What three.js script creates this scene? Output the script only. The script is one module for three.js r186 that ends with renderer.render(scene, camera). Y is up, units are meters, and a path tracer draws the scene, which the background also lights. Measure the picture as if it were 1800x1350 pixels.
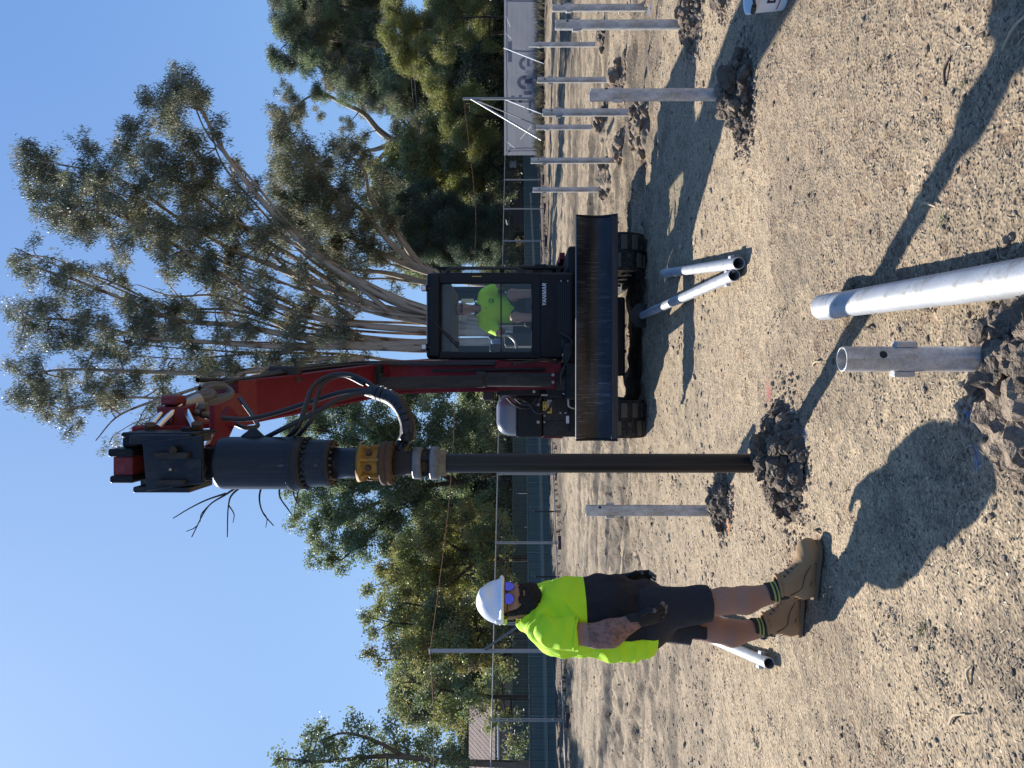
import * as THREE from 'three';
import { RoundedBoxGeometry } from 'three/addons/geometries/RoundedBoxGeometry.js';
import { mergeGeometries, mergeVertices } from 'three/addons/utils/BufferGeometryUtils.js';
import { ImprovedNoise } from 'three/addons/math/ImprovedNoise.js';
import { FontLoader } from 'three/addons/loaders/FontLoader.js';
import { TextGeometry } from 'three/addons/geometries/TextGeometry.js';

// ---------------------------------------------------------------- camera, sky, sun, exposure
const F = 1300, V0 = 910, EYE = 1.55;            // the phone was held sideways: up in the world is left in the frame
const scene = new THREE.Scene();
const camera = new THREE.PerspectiveCamera(2 * Math.atan(675 / F) * 180 / Math.PI, 4 / 3, 0.05, 900);
camera.position.set(0, EYE, 0);
camera.lookAt(0, EYE + 10 / F, -1);
camera.rotateZ(-Math.PI / 2);
camera.updateMatrixWorld();
const EXPOSURE = 2.0;
const SUN_EL = 41 * Math.PI / 180;
const SUN = new THREE.Vector3(-0.59 * Math.cos(SUN_EL), Math.sin(SUN_EL), -0.807 * Math.cos(SUN_EL)).normalize();
{
  const w = 1024, h = 512, data = new Float32Array(w * h * 4), d = new THREE.Vector3();
  for (let j = 0; j < h; j++) for (let i = 0; i < w; i++) {
    const el = ((j + 0.5) / h - 0.5) * Math.PI, az = ((i + 0.5) / w - 0.5) * 2 * Math.PI;
    d.set(Math.cos(el) * Math.cos(az), Math.sin(el), Math.cos(el) * Math.sin(az));
    const up = Math.max(0, d.y), c = Math.max(-1, Math.min(1, d.dot(SUN))), ang = Math.acos(c);
    const air = Math.exp(-up * 2.9);                         // thicker air near the horizon
    const near = Math.exp(-ang * 2.1);                       // brighter round the sun
    const k = 0.50;
    const rr = 0.060 + 0.27 * air + 0.50 * near, gg = 0.215 + 0.37 * air + 0.55 * near, bb = 0.64 + 0.32 * air + 0.50 * near;
    const o = (j * w + i) * 4;
    data[o] = rr * k; data[o + 1] = gg * k; data[o + 2] = bb * k; data[o + 3] = 1;
  }
  const sky = new THREE.DataTexture(data, w, h, THREE.RGBAFormat, THREE.FloatType);
  sky.mapping = THREE.EquirectangularReflectionMapping; sky.magFilter = THREE.LinearFilter; sky.minFilter = THREE.LinearFilter; sky.needsUpdate = true;
  scene.background = sky; scene.environment = sky;
}
const sun = new THREE.DirectionalLight(new THREE.Color(1.0, 0.955, 0.885), 5);
sun.position.copy(SUN).multiplyScalar(60).add(new THREE.Vector3(2, 0, -15)); sun.target.position.set(2, 0, -15);
sun.castShadow = true; sun.shadow.radius = 1; sun.shadow.mapSize.set(4096, 4096);
Object.assign(sun.shadow.camera, { left: -40, right: 40, top: 40, bottom: -40, near: 1, far: 140 });
scene.add(sun, sun.target);

// ---------------------------------------------------------------- helpers
let seed = 12345;
function rnd() { seed = (seed + 0x6D2B79F5) | 0; let t = Math.imul(seed ^ (seed >>> 15), 1 | seed); t = (t + Math.imul(t ^ (t >>> 7), 61 | t)) ^ t; return ((t ^ (t >>> 14)) >>> 0) / 4294967296; }
const rr = (a, b) => a + (b - a) * rnd();
const pn = new ImprovedNoise(), N3 = (x, y, z) => pn.noise(x, y, z);
const V = (x, y, z) => new THREE.Vector3(x, y, z);
const clamp = (x, a, b) => Math.max(a, Math.min(b, x)), smooth = (a, b, x) => { const t = clamp((x - a) / (b - a), 0, 1); return t * t * (3 - 2 * t); };
const at = (v, y, d) => V((675 - y) / F * d, EYE - (v - V0) / F * d, -d);      // photograph position + distance -> place in metres
const gnd = (v, y) => at(v, y, F * EYE / (v - V0));
const taken = {};
function numbered(n) { if (taken[n] === undefined) { taken[n] = 0; return n; } taken[n]++; return n + '_' + String(taken[n]).padStart(3, '0'); }
function norm(g) {
  if (g.index) g = g.toNonIndexed(); else g = g.clone();
  for (const k of Object.keys(g.attributes)) if (!['position', 'normal', 'uv'].includes(k)) g.deleteAttribute(k);
  if (!g.attributes.normal) g.computeVertexNormals();
  if (!g.attributes.uv) g.setAttribute('uv', new THREE.BufferAttribute(new Float32Array(g.attributes.position.count * 2), 2));
  g.morphAttributes = {}; return g;
}
function join(geos) { geos = [].concat(geos); return geos.length === 1 ? geos[0] : mergeGeometries(geos.map(norm), false); }
function mesh(name, geos, m, parent) {
  const o = new THREE.Mesh(join(geos), m); o.name = parent ? name : numbered(name); o.castShadow = o.receiveShadow = true; (parent || scene).add(o); return o;
}
function tag(o, label, category, group, kind) { o.userData.label = label; o.userData.category = category; if (group) o.userData.group = group; if (kind) o.userData.kind = kind; return o; }
function thing(name, pos, label, category, group) {
  const o = new THREE.Group(); o.name = numbered(name); o.position.copy(pos); scene.add(o); return tag(o, label, category, group);
}
function box(x0, x1, y0, y1, z0, z1, r = 0) {
  const sx = Math.abs(x1 - x0), sy = Math.abs(y1 - y0), sz = Math.abs(z1 - z0);
  const g = r > 0 ? new RoundedBoxGeometry(sx, sy, sz, 2, Math.min(r, sx * 0.49, sy * 0.49, sz * 0.49)) : new THREE.BoxGeometry(sx, sy, sz);
  return g.translate((x0 + x1) / 2, (y0 + y1) / 2, (z0 + z1) / 2);
}
const UP = V(0, 1, 0);
function cyl(a, b, r0, r1 = r0, n = 16, open = false) {
  const dir = b.clone().sub(a), L = dir.length();
  const g = new THREE.CylinderGeometry(r1, r0, L, n, 1, open);
  g.applyQuaternion(new THREE.Quaternion().setFromUnitVectors(UP, dir.divideScalar(L))); g.translate((a.x + b.x) / 2, (a.y + b.y) / 2, (a.z + b.z) / 2); return g;
}
function bar(a, b, w, h) {                                  // rectangular bar from a to b
  const dir = b.clone().sub(a), L = dir.length(), g = new THREE.BoxGeometry(w, L, h);
  g.applyQuaternion(new THREE.Quaternion().setFromUnitVectors(UP, dir.divideScalar(L))); return g.translate((a.x + b.x) / 2, (a.y + b.y) / 2, (a.z + b.z) / 2);
}
function hose(pts, r, seg = 32, n = 8) { return new THREE.TubeGeometry(new THREE.CatmullRomCurve3(pts), seg, r, n, false); }
function pipe(L, r, t = 0.006, n = 28) {                    // open hollow tube along +y, mouth at y = L
  const g = new THREE.LatheGeometry([new THREE.Vector2(r, 0), new THREE.Vector2(r, L - 0.002), new THREE.Vector2(r - 0.002, L), new THREE.Vector2(r - t, L), new THREE.Vector2(r - t, 0.0), new THREE.Vector2(r, 0)], n, 0.0001); const p = g.attributes.position, u = g.attributes.uv; for (let i = 0; i < u.count; i++) u.setXY(i, u.getX(i) * 6.283 * r * 2.2, p.getY(i) * 2.2); return g;
}
function taperTube(pts, radii, n = 6) {                     // tapered limb through points
  const curve = new THREE.CatmullRomCurve3(pts), seg = Math.max(4, (pts.length - 1) * 5);
  const pos = [], nor = [], uv = [], idx = [], fr = curve.computeFrenetFrames(seg, false), L = curve.getLength();
  for (let i = 0; i <= seg; i++) {
    const t = i / seg, p = curve.getPoint(t), q = t * (radii.length - 1), k = Math.min(radii.length - 2, Math.floor(q)), R = radii[k] + (radii[k + 1] - radii[k]) * (q - k);
    for (let j = 0; j <= n; j++) {
      const a = j / n * Math.PI * 2, c = Math.cos(a), s = Math.sin(a), B = fr.binormals[i], M = fr.normals[i];
      const nx = M.x * c + B.x * s, ny = M.y * c + B.y * s, nz = M.z * c + B.z * s;
      pos.push(p.x + nx * R, p.y + ny * R, p.z + nz * R); nor.push(nx, ny, nz); uv.push(j / n * Math.max(0.15, R * 6), t * L * 0.5);
    }
  }
  for (let i = 0; i < seg; i++) for (let j = 0; j < n; j++) { const a = i * (n + 1) + j, b = a + n + 1; idx.push(a, a + 1, b, b, a + 1, b + 1); }
  const g = new THREE.BufferGeometry(); g.setAttribute('position', new THREE.Float32BufferAttribute(pos, 3)); g.setAttribute('normal', new THREE.Float32BufferAttribute(nor, 3)); g.setAttribute('uv', new THREE.Float32BufferAttribute(uv, 2)); g.setIndex(idx); return g;
}
function extr(pts, depth, bevel = 0) {                      // polygon in xy, extruded along z, centred
  const s = new THREE.Shape(pts.map(p => new THREE.Vector2(p[0], p[1])));
  return new THREE.ExtrudeGeometry(s, { depth: depth - 2 * bevel, bevelEnabled: bevel > 0, bevelSize: bevel, bevelThickness: bevel, bevelSegments: 2, curveSegments: 10 }).translate(0, 0, -depth / 2 + bevel);
}
// naive surface nets over a signed distance field
function nets(f, lo, hi, cell) {
  const nx = Math.ceil((hi[0] - lo[0]) / cell) + 1, ny = Math.ceil((hi[1] - lo[1]) / cell) + 1, nz = Math.ceil((hi[2] - lo[2]) / cell) + 1;
  const val = new Float32Array(nx * ny * nz), id = new Int32Array(nx * ny * nz).fill(-1), at3 = (i, j, k) => (k * ny + j) * nx + i;
  for (let k = 0; k < nz; k++) for (let j = 0; j < ny; j++) for (let i = 0; i < nx; i++) val[at3(i, j, k)] = f(lo[0] + i * cell, lo[1] + j * cell, lo[2] + k * cell);
  const pos = [], idx = [];
  const E = [[0, 1], [2, 3], [4, 5], [6, 7], [0, 2], [1, 3], [4, 6], [5, 7], [0, 4], [1, 5], [2, 6], [3, 7]];
  for (let k = 0; k < nz - 1; k++) for (let j = 0; j < ny - 1; j++) for (let i = 0; i < nx - 1; i++) {
    const c = []; let m = 0; for (let q = 0; q < 8; q++) { c[q] = val[at3(i + (q & 1), j + ((q >> 1) & 1), k + (q >> 2))]; if (c[q] < 0) m++; }
    if (m === 0 || m === 8) continue;
    let x = 0, y = 0, z = 0, n = 0;
    for (const [a, b] of E) if ((c[a] < 0) !== (c[b] < 0)) { const t = c[a] / (c[a] - c[b]); x += (a & 1) + t * ((b & 1) - (a & 1)); y += ((a >> 1) & 1) + t * (((b >> 1) & 1) - ((a >> 1) & 1)); z += (a >> 2) + t * ((b >> 2) - (a >> 2)); n++; }
    id[at3(i, j, k)] = pos.length / 3; pos.push(lo[0] + (i + x / n) * cell, lo[1] + (j + y / n) * cell, lo[2] + (k + z / n) * cell);
  }
  const quad = (a, b, c, d, flip) => { if (a < 0 || b < 0 || c < 0 || d < 0) return; if (flip) idx.push(a, c, b, a, d, c); else idx.push(a, b, c, a, c, d); };
  for (let k = 1; k < nz - 1; k++) for (let j = 1; j < ny - 1; j++) for (let i = 1; i < nx - 1; i++) {
    const s = val[at3(i, j, k)] < 0;
    if (s !== (val[at3(i + 1, j, k)] < 0)) quad(id[at3(i, j - 1, k - 1)], id[at3(i, j, k - 1)], id[at3(i, j, k)], id[at3(i, j - 1, k)], !s);
    if (s !== (val[at3(i, j + 1, k)] < 0)) quad(id[at3(i - 1, j, k - 1)], id[at3(i - 1, j, k)], id[at3(i, j, k)], id[at3(i, j, k - 1)], !s);
    if (s !== (val[at3(i, j, k + 1)] < 0)) quad(id[at3(i - 1, j - 1, k)], id[at3(i, j - 1, k)], id[at3(i, j, k)], id[at3(i - 1, j, k)], !s);
  }
  const nor = new Float32Array(pos.length), e = cell * 0.4, uv = new Float32Array(pos.length / 3 * 2);
  for (let q = 0; q < pos.length; q += 3) {
    const x = pos[q], y = pos[q + 1], z = pos[q + 2];
    let a = f(x + e, y, z) - f(x - e, y, z), b = f(x, y + e, z) - f(x, y - e, z), c = f(x, y, z + e) - f(x, y, z - e); const l = Math.hypot(a, b, c) || 1;
    nor[q] = a / l; nor[q + 1] = b / l; nor[q + 2] = c / l; uv[q / 3 * 2] = x + z; uv[q / 3 * 2 + 1] = y;
  }
  const g = new THREE.BufferGeometry(); g.setAttribute('position', new THREE.Float32BufferAttribute(pos, 3)); g.setAttribute('normal', new THREE.BufferAttribute(nor, 3)); g.setAttribute('uv', new THREE.BufferAttribute(uv, 2)); g.setIndex(idx); return g;
}
const smin = (a, b, k) => { const h = Math.max(k - Math.abs(a - b), 0) / k; return Math.min(a, b) - h * h * k * 0.25; };
function cap(p, q, r0, r1) {                                // tapered capsule
  const bx = q[0] - p[0], by = q[1] - p[1], bz = q[2] - p[2], l2 = bx * bx + by * by + bz * bz || 1e-9;
  return (x, y, z) => { const ax = x - p[0], ay = y - p[1], az = z - p[2], t = clamp((ax * bx + ay * by + az * bz) / l2, 0, 1); return Math.hypot(ax - bx * t, ay - by * t, az - bz * t) - (r0 + (r1 - r0) * t); };
}
function ell(c, r, yaw = 0) {                               // ellipsoid, first radius along the yaw direction (from +x towards +z)
  const cs = Math.cos(yaw), sn = Math.sin(yaw);
  return (x, y, z) => { const dx = x - c[0], dy = y - c[1], dz = z - c[2], a = dx * cs + dz * sn, b = -dx * sn + dz * cs; const k0 = Math.hypot(a / r[0], dy / r[1], b / r[2]), k1 = Math.hypot(a / (r[0] * r[0]), dy / (r[1] * r[1]), b / (r[2] * r[2])); return k1 < 1e-6 ? -Math.min(...r) : k0 * (k0 - 1) / k1; };
}
const uni = (list, k) => (x, y, z) => { let d = 1e9; for (const f of list) d = smin(d, f(x, y, z), k); return d; };

// ---------------------------------------------------------------- textures (what surfaces are made of)
function hash2(i, j, s) { let h = Math.imul(i, 374761393) ^ Math.imul(j, 668265263) ^ Math.imul(s, 974634777); h = Math.imul(h ^ (h >>> 13), 1274126177); return ((h ^ (h >>> 16)) >>> 0) / 4294967296; }
function pnoise(u, v, n, s) { const x = u * n, y = v * n, i = Math.floor(x), j = Math.floor(y), fx = x - i, fy = y - j, a = fx * fx * (3 - 2 * fx), b = fy * fy * (3 - 2 * fy), w = q => ((q % n) + n) % n;
  const p = hash2(w(i), w(j), s), q = hash2(w(i + 1), w(j), s), r = hash2(w(i), w(j + 1), s), t = hash2(w(i + 1), w(j + 1), s); return p + (q - p) * a + (r - p) * b + (p - q - r + t) * a * b; }
function fbm(u, v, n, oct, s) { let a = 0, w = 0.5, t = 0; for (let o = 0; o < oct; o++) { a += w * pnoise(u, v, n << o, s + o); t += w; w *= 0.55; } return a / t; }
function tex(size, fn, color = true, rep = 1) {
  const data = new Uint8Array(size * size * 4);
  for (let j = 0; j < size; j++) for (let i = 0; i < size; i++) { const c = fn((i + 0.5) / size, (j + 0.5) / size), o = (j * size + i) * 4; data[o] = clamp(c[0], 0, 255); data[o + 1] = clamp(c[1], 0, 255); data[o + 2] = clamp(c[2], 0, 255); data[o + 3] = 255; }
  return mkTex(data, size, color, rep);
}
function mkTex(data, size, color, rep = 1) {
  const t = new THREE.DataTexture(data, size, size, THREE.RGBAFormat); t.wrapS = t.wrapT = THREE.RepeatWrapping; t.repeat.set(rep, rep); t.magFilter = THREE.LinearFilter; t.minFilter = THREE.LinearMipmapLinearFilter; t.generateMipmaps = true;
  if (color) t.colorSpace = THREE.SRGBColorSpace; t.needsUpdate = true; return t;
}
const s2b = c => 255 * (c <= 0.0031308 ? 12.92 * c : 1.055 * Math.pow(c, 1 / 2.4) - 0.055);
// paint with dust, chips and scuffs in it
function worn(r, g, b, dust, s, chip = 0.25) {
  const P = [s2b(r), s2b(g), s2b(b)], D = [142, 124, 100];
  return tex(512, (u, v) => { const a = fbm(u, v, 4, 6, s), c = fbm(u, v, 30, 4, s + 9), e = hash2(Math.floor(u * 512), Math.floor(v * 512), s), st = fbm(u, v * 0.12, 40, 3, s + 5); let k = dust * (smooth(0.38, 0.72, a) * 0.7 + smooth(0.55, 0.75, c) * 0.5 + smooth(0.6, 0.75, st) * 0.35); k = clamp(k, 0, 0.8); const ch = c > 0.74 && a > 0.5 ? chip : 0, q = 1 + 0.12 * (e - 0.5); return P.map((x, i) => (x + (D[i] - x) * k + (150 - x) * ch) * q); }, true, 1);
}
const lin = (r, g, b) => new THREE.Color().setRGB(r, g, b);
const std = (c, rough, metal = 0, extra = {}) => new THREE.MeshStandardMaterial({ color: c, roughness: rough, metalness: metal, ...extra });
const phy = (c, rough, extra = {}) => new THREE.MeshPhysicalMaterial({ color: c, roughness: rough, ...extra });

const galvSoft = tex(256, (u, v) => { const a = fbm(u, v, 6, 5, 13), b = pnoise(u, v, 90, 19), st = smooth(0.6, 0.74, fbm(u, v, 5, 5, 23)), c = 196 + 26 * (a - 0.5) + 14 * (b - 0.5); return [c - 26 * st, c - 34 * st, c - 48 * st]; }, true, 1);
const galvTex = tex(256, (u, v) => { const a = fbm(u, v, 8, 5, 3), b = pnoise(u, v, 64, 9), st = smooth(0.56, 0.72, fbm(u, v, 4, 6, 29)), c = 168 + 60 * (a - 0.5) + 26 * (b - 0.5); return [c - 6 * st, c - 10 * st, c - 16 * st]; }, true, 1.3);
const galvRough = tex(256, (u, v) => { const a = fbm(u, v, 10, 4, 21) * 150 + 55; return [a, a, a]; }, false, 3);
const grimeTex = tex(512, (u, v) => { const a = fbm(u, v, 6, 6, 31), b = fbm(u, v, 40, 3, 37); const d = smooth(0.52, 0.72, a) * 0.5 + smooth(0.6, 0.8, b) * 0.3; return [205 + 50 * d, 205 + 42 * d, 205 + 30 * d]; }, true, 1);
const roughTex = tex(256, (u, v) => { const a = 110 + 120 * fbm(u, v, 8, 5, 41); return [a, a, a]; }, false, 1);
const clothBump = tex(256, (u, v) => { const a = 110 + 60 * Math.sin(u * 256 * 1.57) * Math.sin(v * 256 * 1.57) + 50 * fbm(u, v, 10, 4, 51); return [a, a, a]; }, false, 6);

const M = {
  galv: std(lin(1.15, 1.14, 1.12), 0.8, 0.35, { map: galvTex, roughnessMap: galvRough }),
  galvBright: std(lin(0.74, 0.765, 0.80), 0.5, 0.5, { map: galvSoft }),
  galvIn: std(lin(0.30, 0.30, 0.29), 0.7, 0.5),
  blackPaint: phy(lin(1, 1, 1), 0.7, { specularIntensity: 0.45, roughnessMap: roughTex, map: worn(0.008, 0.009, 0.011, 0.16, 301) }),
  navyPaint: phy(lin(1, 1, 1), 0.45, { specularIntensity: 0.5, map: worn(0.006, 0.008, 0.012, 0.09, 311, 0.05) }),
  drillPaint: phy(lin(1, 1, 1), 0.6, { specularIntensity: 0.6, roughnessMap: roughTex, map: worn(0.009, 0.012, 0.018, 0.20, 321) }),
  greyPaint: phy(lin(1, 1, 1), 0.65, { specularIntensity: 0.5, map: worn(0.022, 0.022, 0.022, 0.16, 331) }),
  hoodGrey: phy(lin(0.16, 0.165, 0.18), 0.32, { clearcoat: 0.7, clearcoatRoughness: 0.15 }),
  red: phy(lin(1, 1, 1), 0.5, { specularIntensity: 0.5, map: worn(0.125, 0.005, 0.016, 0.13, 341, 0.12) }),
  redDark: std(lin(1, 1, 1), 0.6, 0, { map: worn(0.14, 0.008, 0.013, 0.30, 351) }),
  rubber: std(lin(1, 1, 1), 0.9, 0, { map: worn(0.016, 0.015, 0.014, 0.45, 361, 0) }),
  trackMud: std(lin(0.10, 0.082, 0.062), 0.95),
  hoseBlack: std(lin(0.012, 0.012, 0.013), 0.5),
  hoseGrey: std(lin(0.11, 0.105, 0.10), 0.75),
  chrome: std(lin(0.75, 0.75, 0.76), 0.15, 1),
  steel: std(lin(0.34, 0.33, 0.32), 0.5, 0.8),
  rust: std(lin(0.12, 0.065, 0.035), 0.85, 0.1, { map: grimeTex }),
  yellow: std(lin(0.42, 0.22, 0.03), 0.7, 0, { map: grimeTex }),
  alu: std(lin(0.42, 0.42, 0.41), 0.55, 0.7, { map: galvTex }),
  glass: phy(lin(0.93, 0.96, 0.95), 0.02, { transmission: 1, thickness: 0, ior: 1.5 }),
  plastic: std(lin(0.025, 0.025, 0.027), 0.65),
  white: std(lin(0.75, 0.75, 0.74), 0.5),
  stickerYellow: std(lin(0.60, 0.42, 0.05), 0.5),
  label: std(lin(0.62, 0.62, 0.58), 0.5),
  lampLens: phy(lin(0.75, 0.78, 0.8), 0.12, { clearcoat: 1 }),
  orange: std(lin(0.75, 0.25, 0.03), 0.3),
  letter: std(lin(0.72, 0.72, 0.72), 0.5),
  concreteRed: std(lin(0.10, 0.05, 0.045), 0.9),
};

// ---------------------------------------------------------------- ground
function groundH(x, z) {
  const d = -z;
  let h = 0.020 * N3(x * 0.7, 3.1, z * 0.7) + 0.012 * N3(x * 2.3, 7.7, z * 2.3) + 0.007 * N3(x * 6.1, 1.3, z * 6.1) + 0.007 * N3(x * 15, 5.5, z * 15) + 0.005 * N3(x * 31, 9.5, z * 31);
  // machine ruts and scrapes that run along the fence line farther out
  const s = x * 0.30 + d * 0.95, far = smooth(7.2, 10, d) * (1 - smooth(40, 60, d));
  h += far * 0.12 * (N3(s * 1.1, 2.2, x * 0.16) + 0.6 * N3(s * 2.9, 8.2, x * 0.35) + 0.35 * N3(s * 6, 4.4, x * 1.5) + 0.22 * N3(s * 11, 6.4, x * 3));
  h += smooth(6, 9, d) * (1 - smooth(24, 34, d)) * 0.045 * (Math.abs(N3(x * 2.2, 11.4, z * 3.1)) + 0.7 * N3(x * 4.6, 12.4, z * 6.2));
  const ch = smooth(-1.2, -2.6, x) * smooth(6.4, 7.6, d) * (1 - smooth(12, 16, d)); h += ch * (0.07 * Math.abs(N3(x * 1.6 + z * 0.4, 15.4, z * 2.6)) + 0.04 * Math.abs(N3(x * 4.2, 16.4, z * 5.6)) - 0.02);
  // cleated crawler tracks pressed into the ground
  if (x < 0.5 && d > 7.5 && d < 14) for (const [c, sl] of [[9.1, 0.10], [10.9, 0.10], [12.6, -0.06]]) { const e = Math.abs(d - c + sl * x + 0.15 * N3(x * 0.4, 61 + c, 0)); if (e < 0.32) { const m = (1 - smooth(0.20, 0.30, e)) * smooth(0.4, -0.6, x) * smooth(-0.5, 0.1, N3(x * 0.5, 63, c)); h += m * (-0.03 + 0.035 * smooth(-0.3, 0.3, Math.sin(x * 19 + e * 6))); } }
  // a churned wheel track on the left
  const q = d - 5.9 - 0.35 * Math.sin(x * 0.9), lft = smooth(-1.6, -2.2, x);
  h += lft * (0.035 * Math.exp(-q * q * 14) - 0.035 * Math.exp(-(q - 0.42) * (q - 0.42) * 20));
  return h;
}
{
  const S = 2048, data = new Uint8Array(S * S * 4), bump = new Uint8Array(S * S * 4), hgt = new Float32Array(S * S), col = new Float32Array(S * S * 3);
  for (let j = 0; j < S; j++) for (let i = 0; i < S; i++) {
    const u = i / S, v = j / S, a = fbm(u, v, 5, 5, 100), b = fbm(u, v, 64, 3, 110), c = hash2(i, j, 5), e = pnoise(u, v, 512, 120), o = j * S + i;
    const pit = smooth(0.60, 0.70, b) * smooth(0.42, 0.6, a);
    const k = 0.80 + 0.22 * (a - 0.5) + 0.30 * (e - 0.5) + 0.20 * (c - 0.5) + 0.34 * (b - 0.5) - 0.20 * pit;  // pits are darkened here as well: their shade is painted into the map
    col[o * 3] = 175 * k; col[o * 3 + 1] = (154 - 6 * pit) * k; col[o * 3 + 2] = (124 - 8 * pit + 8 * (c - 0.5)) * k;
    hgt[o] = 120 + 70 * (b - 0.5) + 40 * (e - 0.5) + 26 * (a - 0.5) - 45 * pit;
  }
  const put = (x, y, r, g, b, al, h) => { const o = ((y + S * 4) % S) * S + ((x + S * 4) % S); col[o * 3] += (r - col[o * 3]) * al; col[o * 3 + 1] += (g - col[o * 3 + 1]) * al; col[o * 3 + 2] += (b - col[o * 3 + 2]) * al; hgt[o] += h; };
  for (let n = 0; n < 15000; n++) {                                  // chopped dry straw
    const x0 = rnd() * S, y0 = rnd() * S, an = rnd() * 6.28, L = rr(3, 12), cur = rr(-0.04, 0.04), pale = rnd(); let x = x0, y = y0, t = an;
    const c = pale > 0.3 ? [rr(186, 214), rr(166, 190), rr(130, 152)] : [rr(96, 128), rr(82, 104), rr(62, 82)];
    for (let q = 0; q < L; q++) { put(Math.round(x), Math.round(y), ...c, 0.5, 12); if (pale > 0.75) put(Math.round(x) + 1, Math.round(y), ...c, 0.5, 12); x += Math.cos(t); y += Math.sin(t); t += cur; }
  }
  for (let n = 0; n < 5200; n++) {                                   // dark crumbs and bark flakes
    const x = Math.round(rnd() * S), y = Math.round(rnd() * S), w = rr(1, 4.2), h = rr(1, 3.2), k = rr(0.25, 0.6);
    for (let q = -5; q <= 5; q++) for (let p = -5; p <= 5; p++) if ((p / w) ** 2 + (q / h) ** 2 < 1) put(x + p, y + q, 168 * k, 146 * k, 122 * k, 0.75, 22);
  }
  for (let n = 0; n < 1600; n++) {                                   // pale grit
    const x = Math.round(rnd() * S), y = Math.round(rnd() * S), w = rr(1, 3.4);
    for (let q = -4; q <= 4; q++) for (let p = -4; p <= 4; p++) if (p * p + q * q < w * w) put(x + p, y + q, 205, 192, 168, 0.7, 26);
  }
  for (let o = 0; o < S * S; o++) { data[o * 4] = clamp(col[o * 3], 0, 255); data[o * 4 + 1] = clamp(col[o * 3 + 1], 0, 255); data[o * 4 + 2] = clamp(col[o * 3 + 2], 0, 255); data[o * 4 + 3] = 255; const hh = clamp(hgt[o], 0, 255); bump[o * 4] = bump[o * 4 + 1] = bump[o * 4 + 2] = hh; bump[o * 4 + 3] = 255; }
  const map = mkTex(data, S, true), bmp = mkTex(bump, S, false);
  M.ground = std(lin(1, 1, 1), 0.97, 0, { map, bumpMap: bmp, bumpScale: 0.034, vertexColors: true });
  // one sheet to the horizon, finest where the camera stands close
  const axis = (lo, hi, a, b, fine, grow) => { const out = []; let x = a; while (x < b) { out.push(x); x += fine; } out.push(b); let st = fine; x = b; while (x < hi) { st *= grow; x += st; out.push(Math.min(x, hi)); } st = fine; x = a; const left = []; while (x > lo) { st *= grow; x -= st; left.push(Math.max(x, lo)); } return left.reverse().concat(out); };
  const xs = axis(-320, 320, -2.6, 2.6, 0.022, 1.022), zs = axis(1.9, 420, 2.0, 5.6, 0.02, 1.0085).map(d => -d);
  zs.reverse(); for (let z = -1.6; z < 60; z += z < 0 ? 0.25 : 6) zs.push(z);
  const nx = xs.length, nz = zs.length, pos = new Float32Array(nx * nz * 3), uv = new Float32Array(nx * nz * 2), colr = new Float32Array(nx * nz * 3), idx = [];
  for (let j = 0; j < nz; j++) for (let i = 0; i < nx; i++) {
    const o = j * nx + i, x = xs[i], z = zs[j], d = -z;
    pos[o * 3] = x; pos[o * 3 + 1] = groundH(x, z); pos[o * 3 + 2] = z; uv[o * 2] = x / 4; uv[o * 2 + 1] = z / 4;
    const a = N3(x * 0.35, 20.2, z * 0.35) + 0.5 * N3(x * 1.3, 21.2, z * 1.3) + 0.35 * N3(x * 4.1, 22.2, z * 4.1);
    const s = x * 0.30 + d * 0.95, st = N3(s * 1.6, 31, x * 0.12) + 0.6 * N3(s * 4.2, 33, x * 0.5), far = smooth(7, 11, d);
    // churned soil on the left and beside the fence is browner: bare earth and leaf litter
    const litter = smooth(-4.5, -1.5, d - Math.min(44.4, 31.3 + 0.958 * x) + 1.2 * N3(x * 0.5, 47, z * 0.5)) * smooth(-0.55, 0.05, N3(x * 0.9, 41, z * 0.9) + 0.5 * N3(x * 3.5, 43, z * 3.5) + 0.2);
    const churnShade = smooth(0.05, 0.45, a) * 0.30 + smooth(-1.2, -2.6, x) * smooth(6, 7.6, d) * (1 - smooth(12, 16, d)) * smooth(-0.1, 0.3, N3(x * 1.4, 51, z * 2.4) + 0.5 * N3(x * 4, 52, z * 6)) * 0.35 + far * smooth(-0.15, 0.3, st) * 0.58;  // far streaks mix worked soil with tree shadow painted into the colour
    let k = 1.0 + 0.10 * a - churnShade; let r = k, g = k * (1 - 0.03 * churnShade), b = k * (1 - 0.05 * churnShade + 0.03 * a);
    r += (0.29 - r) * litter * 0.92; g += (0.265 - g) * litter * 0.92; b += (0.25 - b) * litter * 0.92;
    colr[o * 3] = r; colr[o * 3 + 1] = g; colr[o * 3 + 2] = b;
  }
  for (let j = 0; j < nz - 1; j++) for (let i = 0; i < nx - 1; i++) { const a = j * nx + i, b = a + nx; idx.push(a, b, a + 1, b, b + 1, a + 1); }
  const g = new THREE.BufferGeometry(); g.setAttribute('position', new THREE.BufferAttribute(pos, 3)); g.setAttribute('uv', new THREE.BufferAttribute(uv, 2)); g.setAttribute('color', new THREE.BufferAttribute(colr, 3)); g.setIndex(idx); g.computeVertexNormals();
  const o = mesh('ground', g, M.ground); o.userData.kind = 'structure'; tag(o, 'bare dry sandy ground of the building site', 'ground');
  { let i0 = xs.findIndex(x => x > -9.6), j0 = zs.findIndex(z => z > -22.4); console.log('ground', nx, nz, 'col', colr[(j0 * nx + i0) * 3]); }
}
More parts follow.
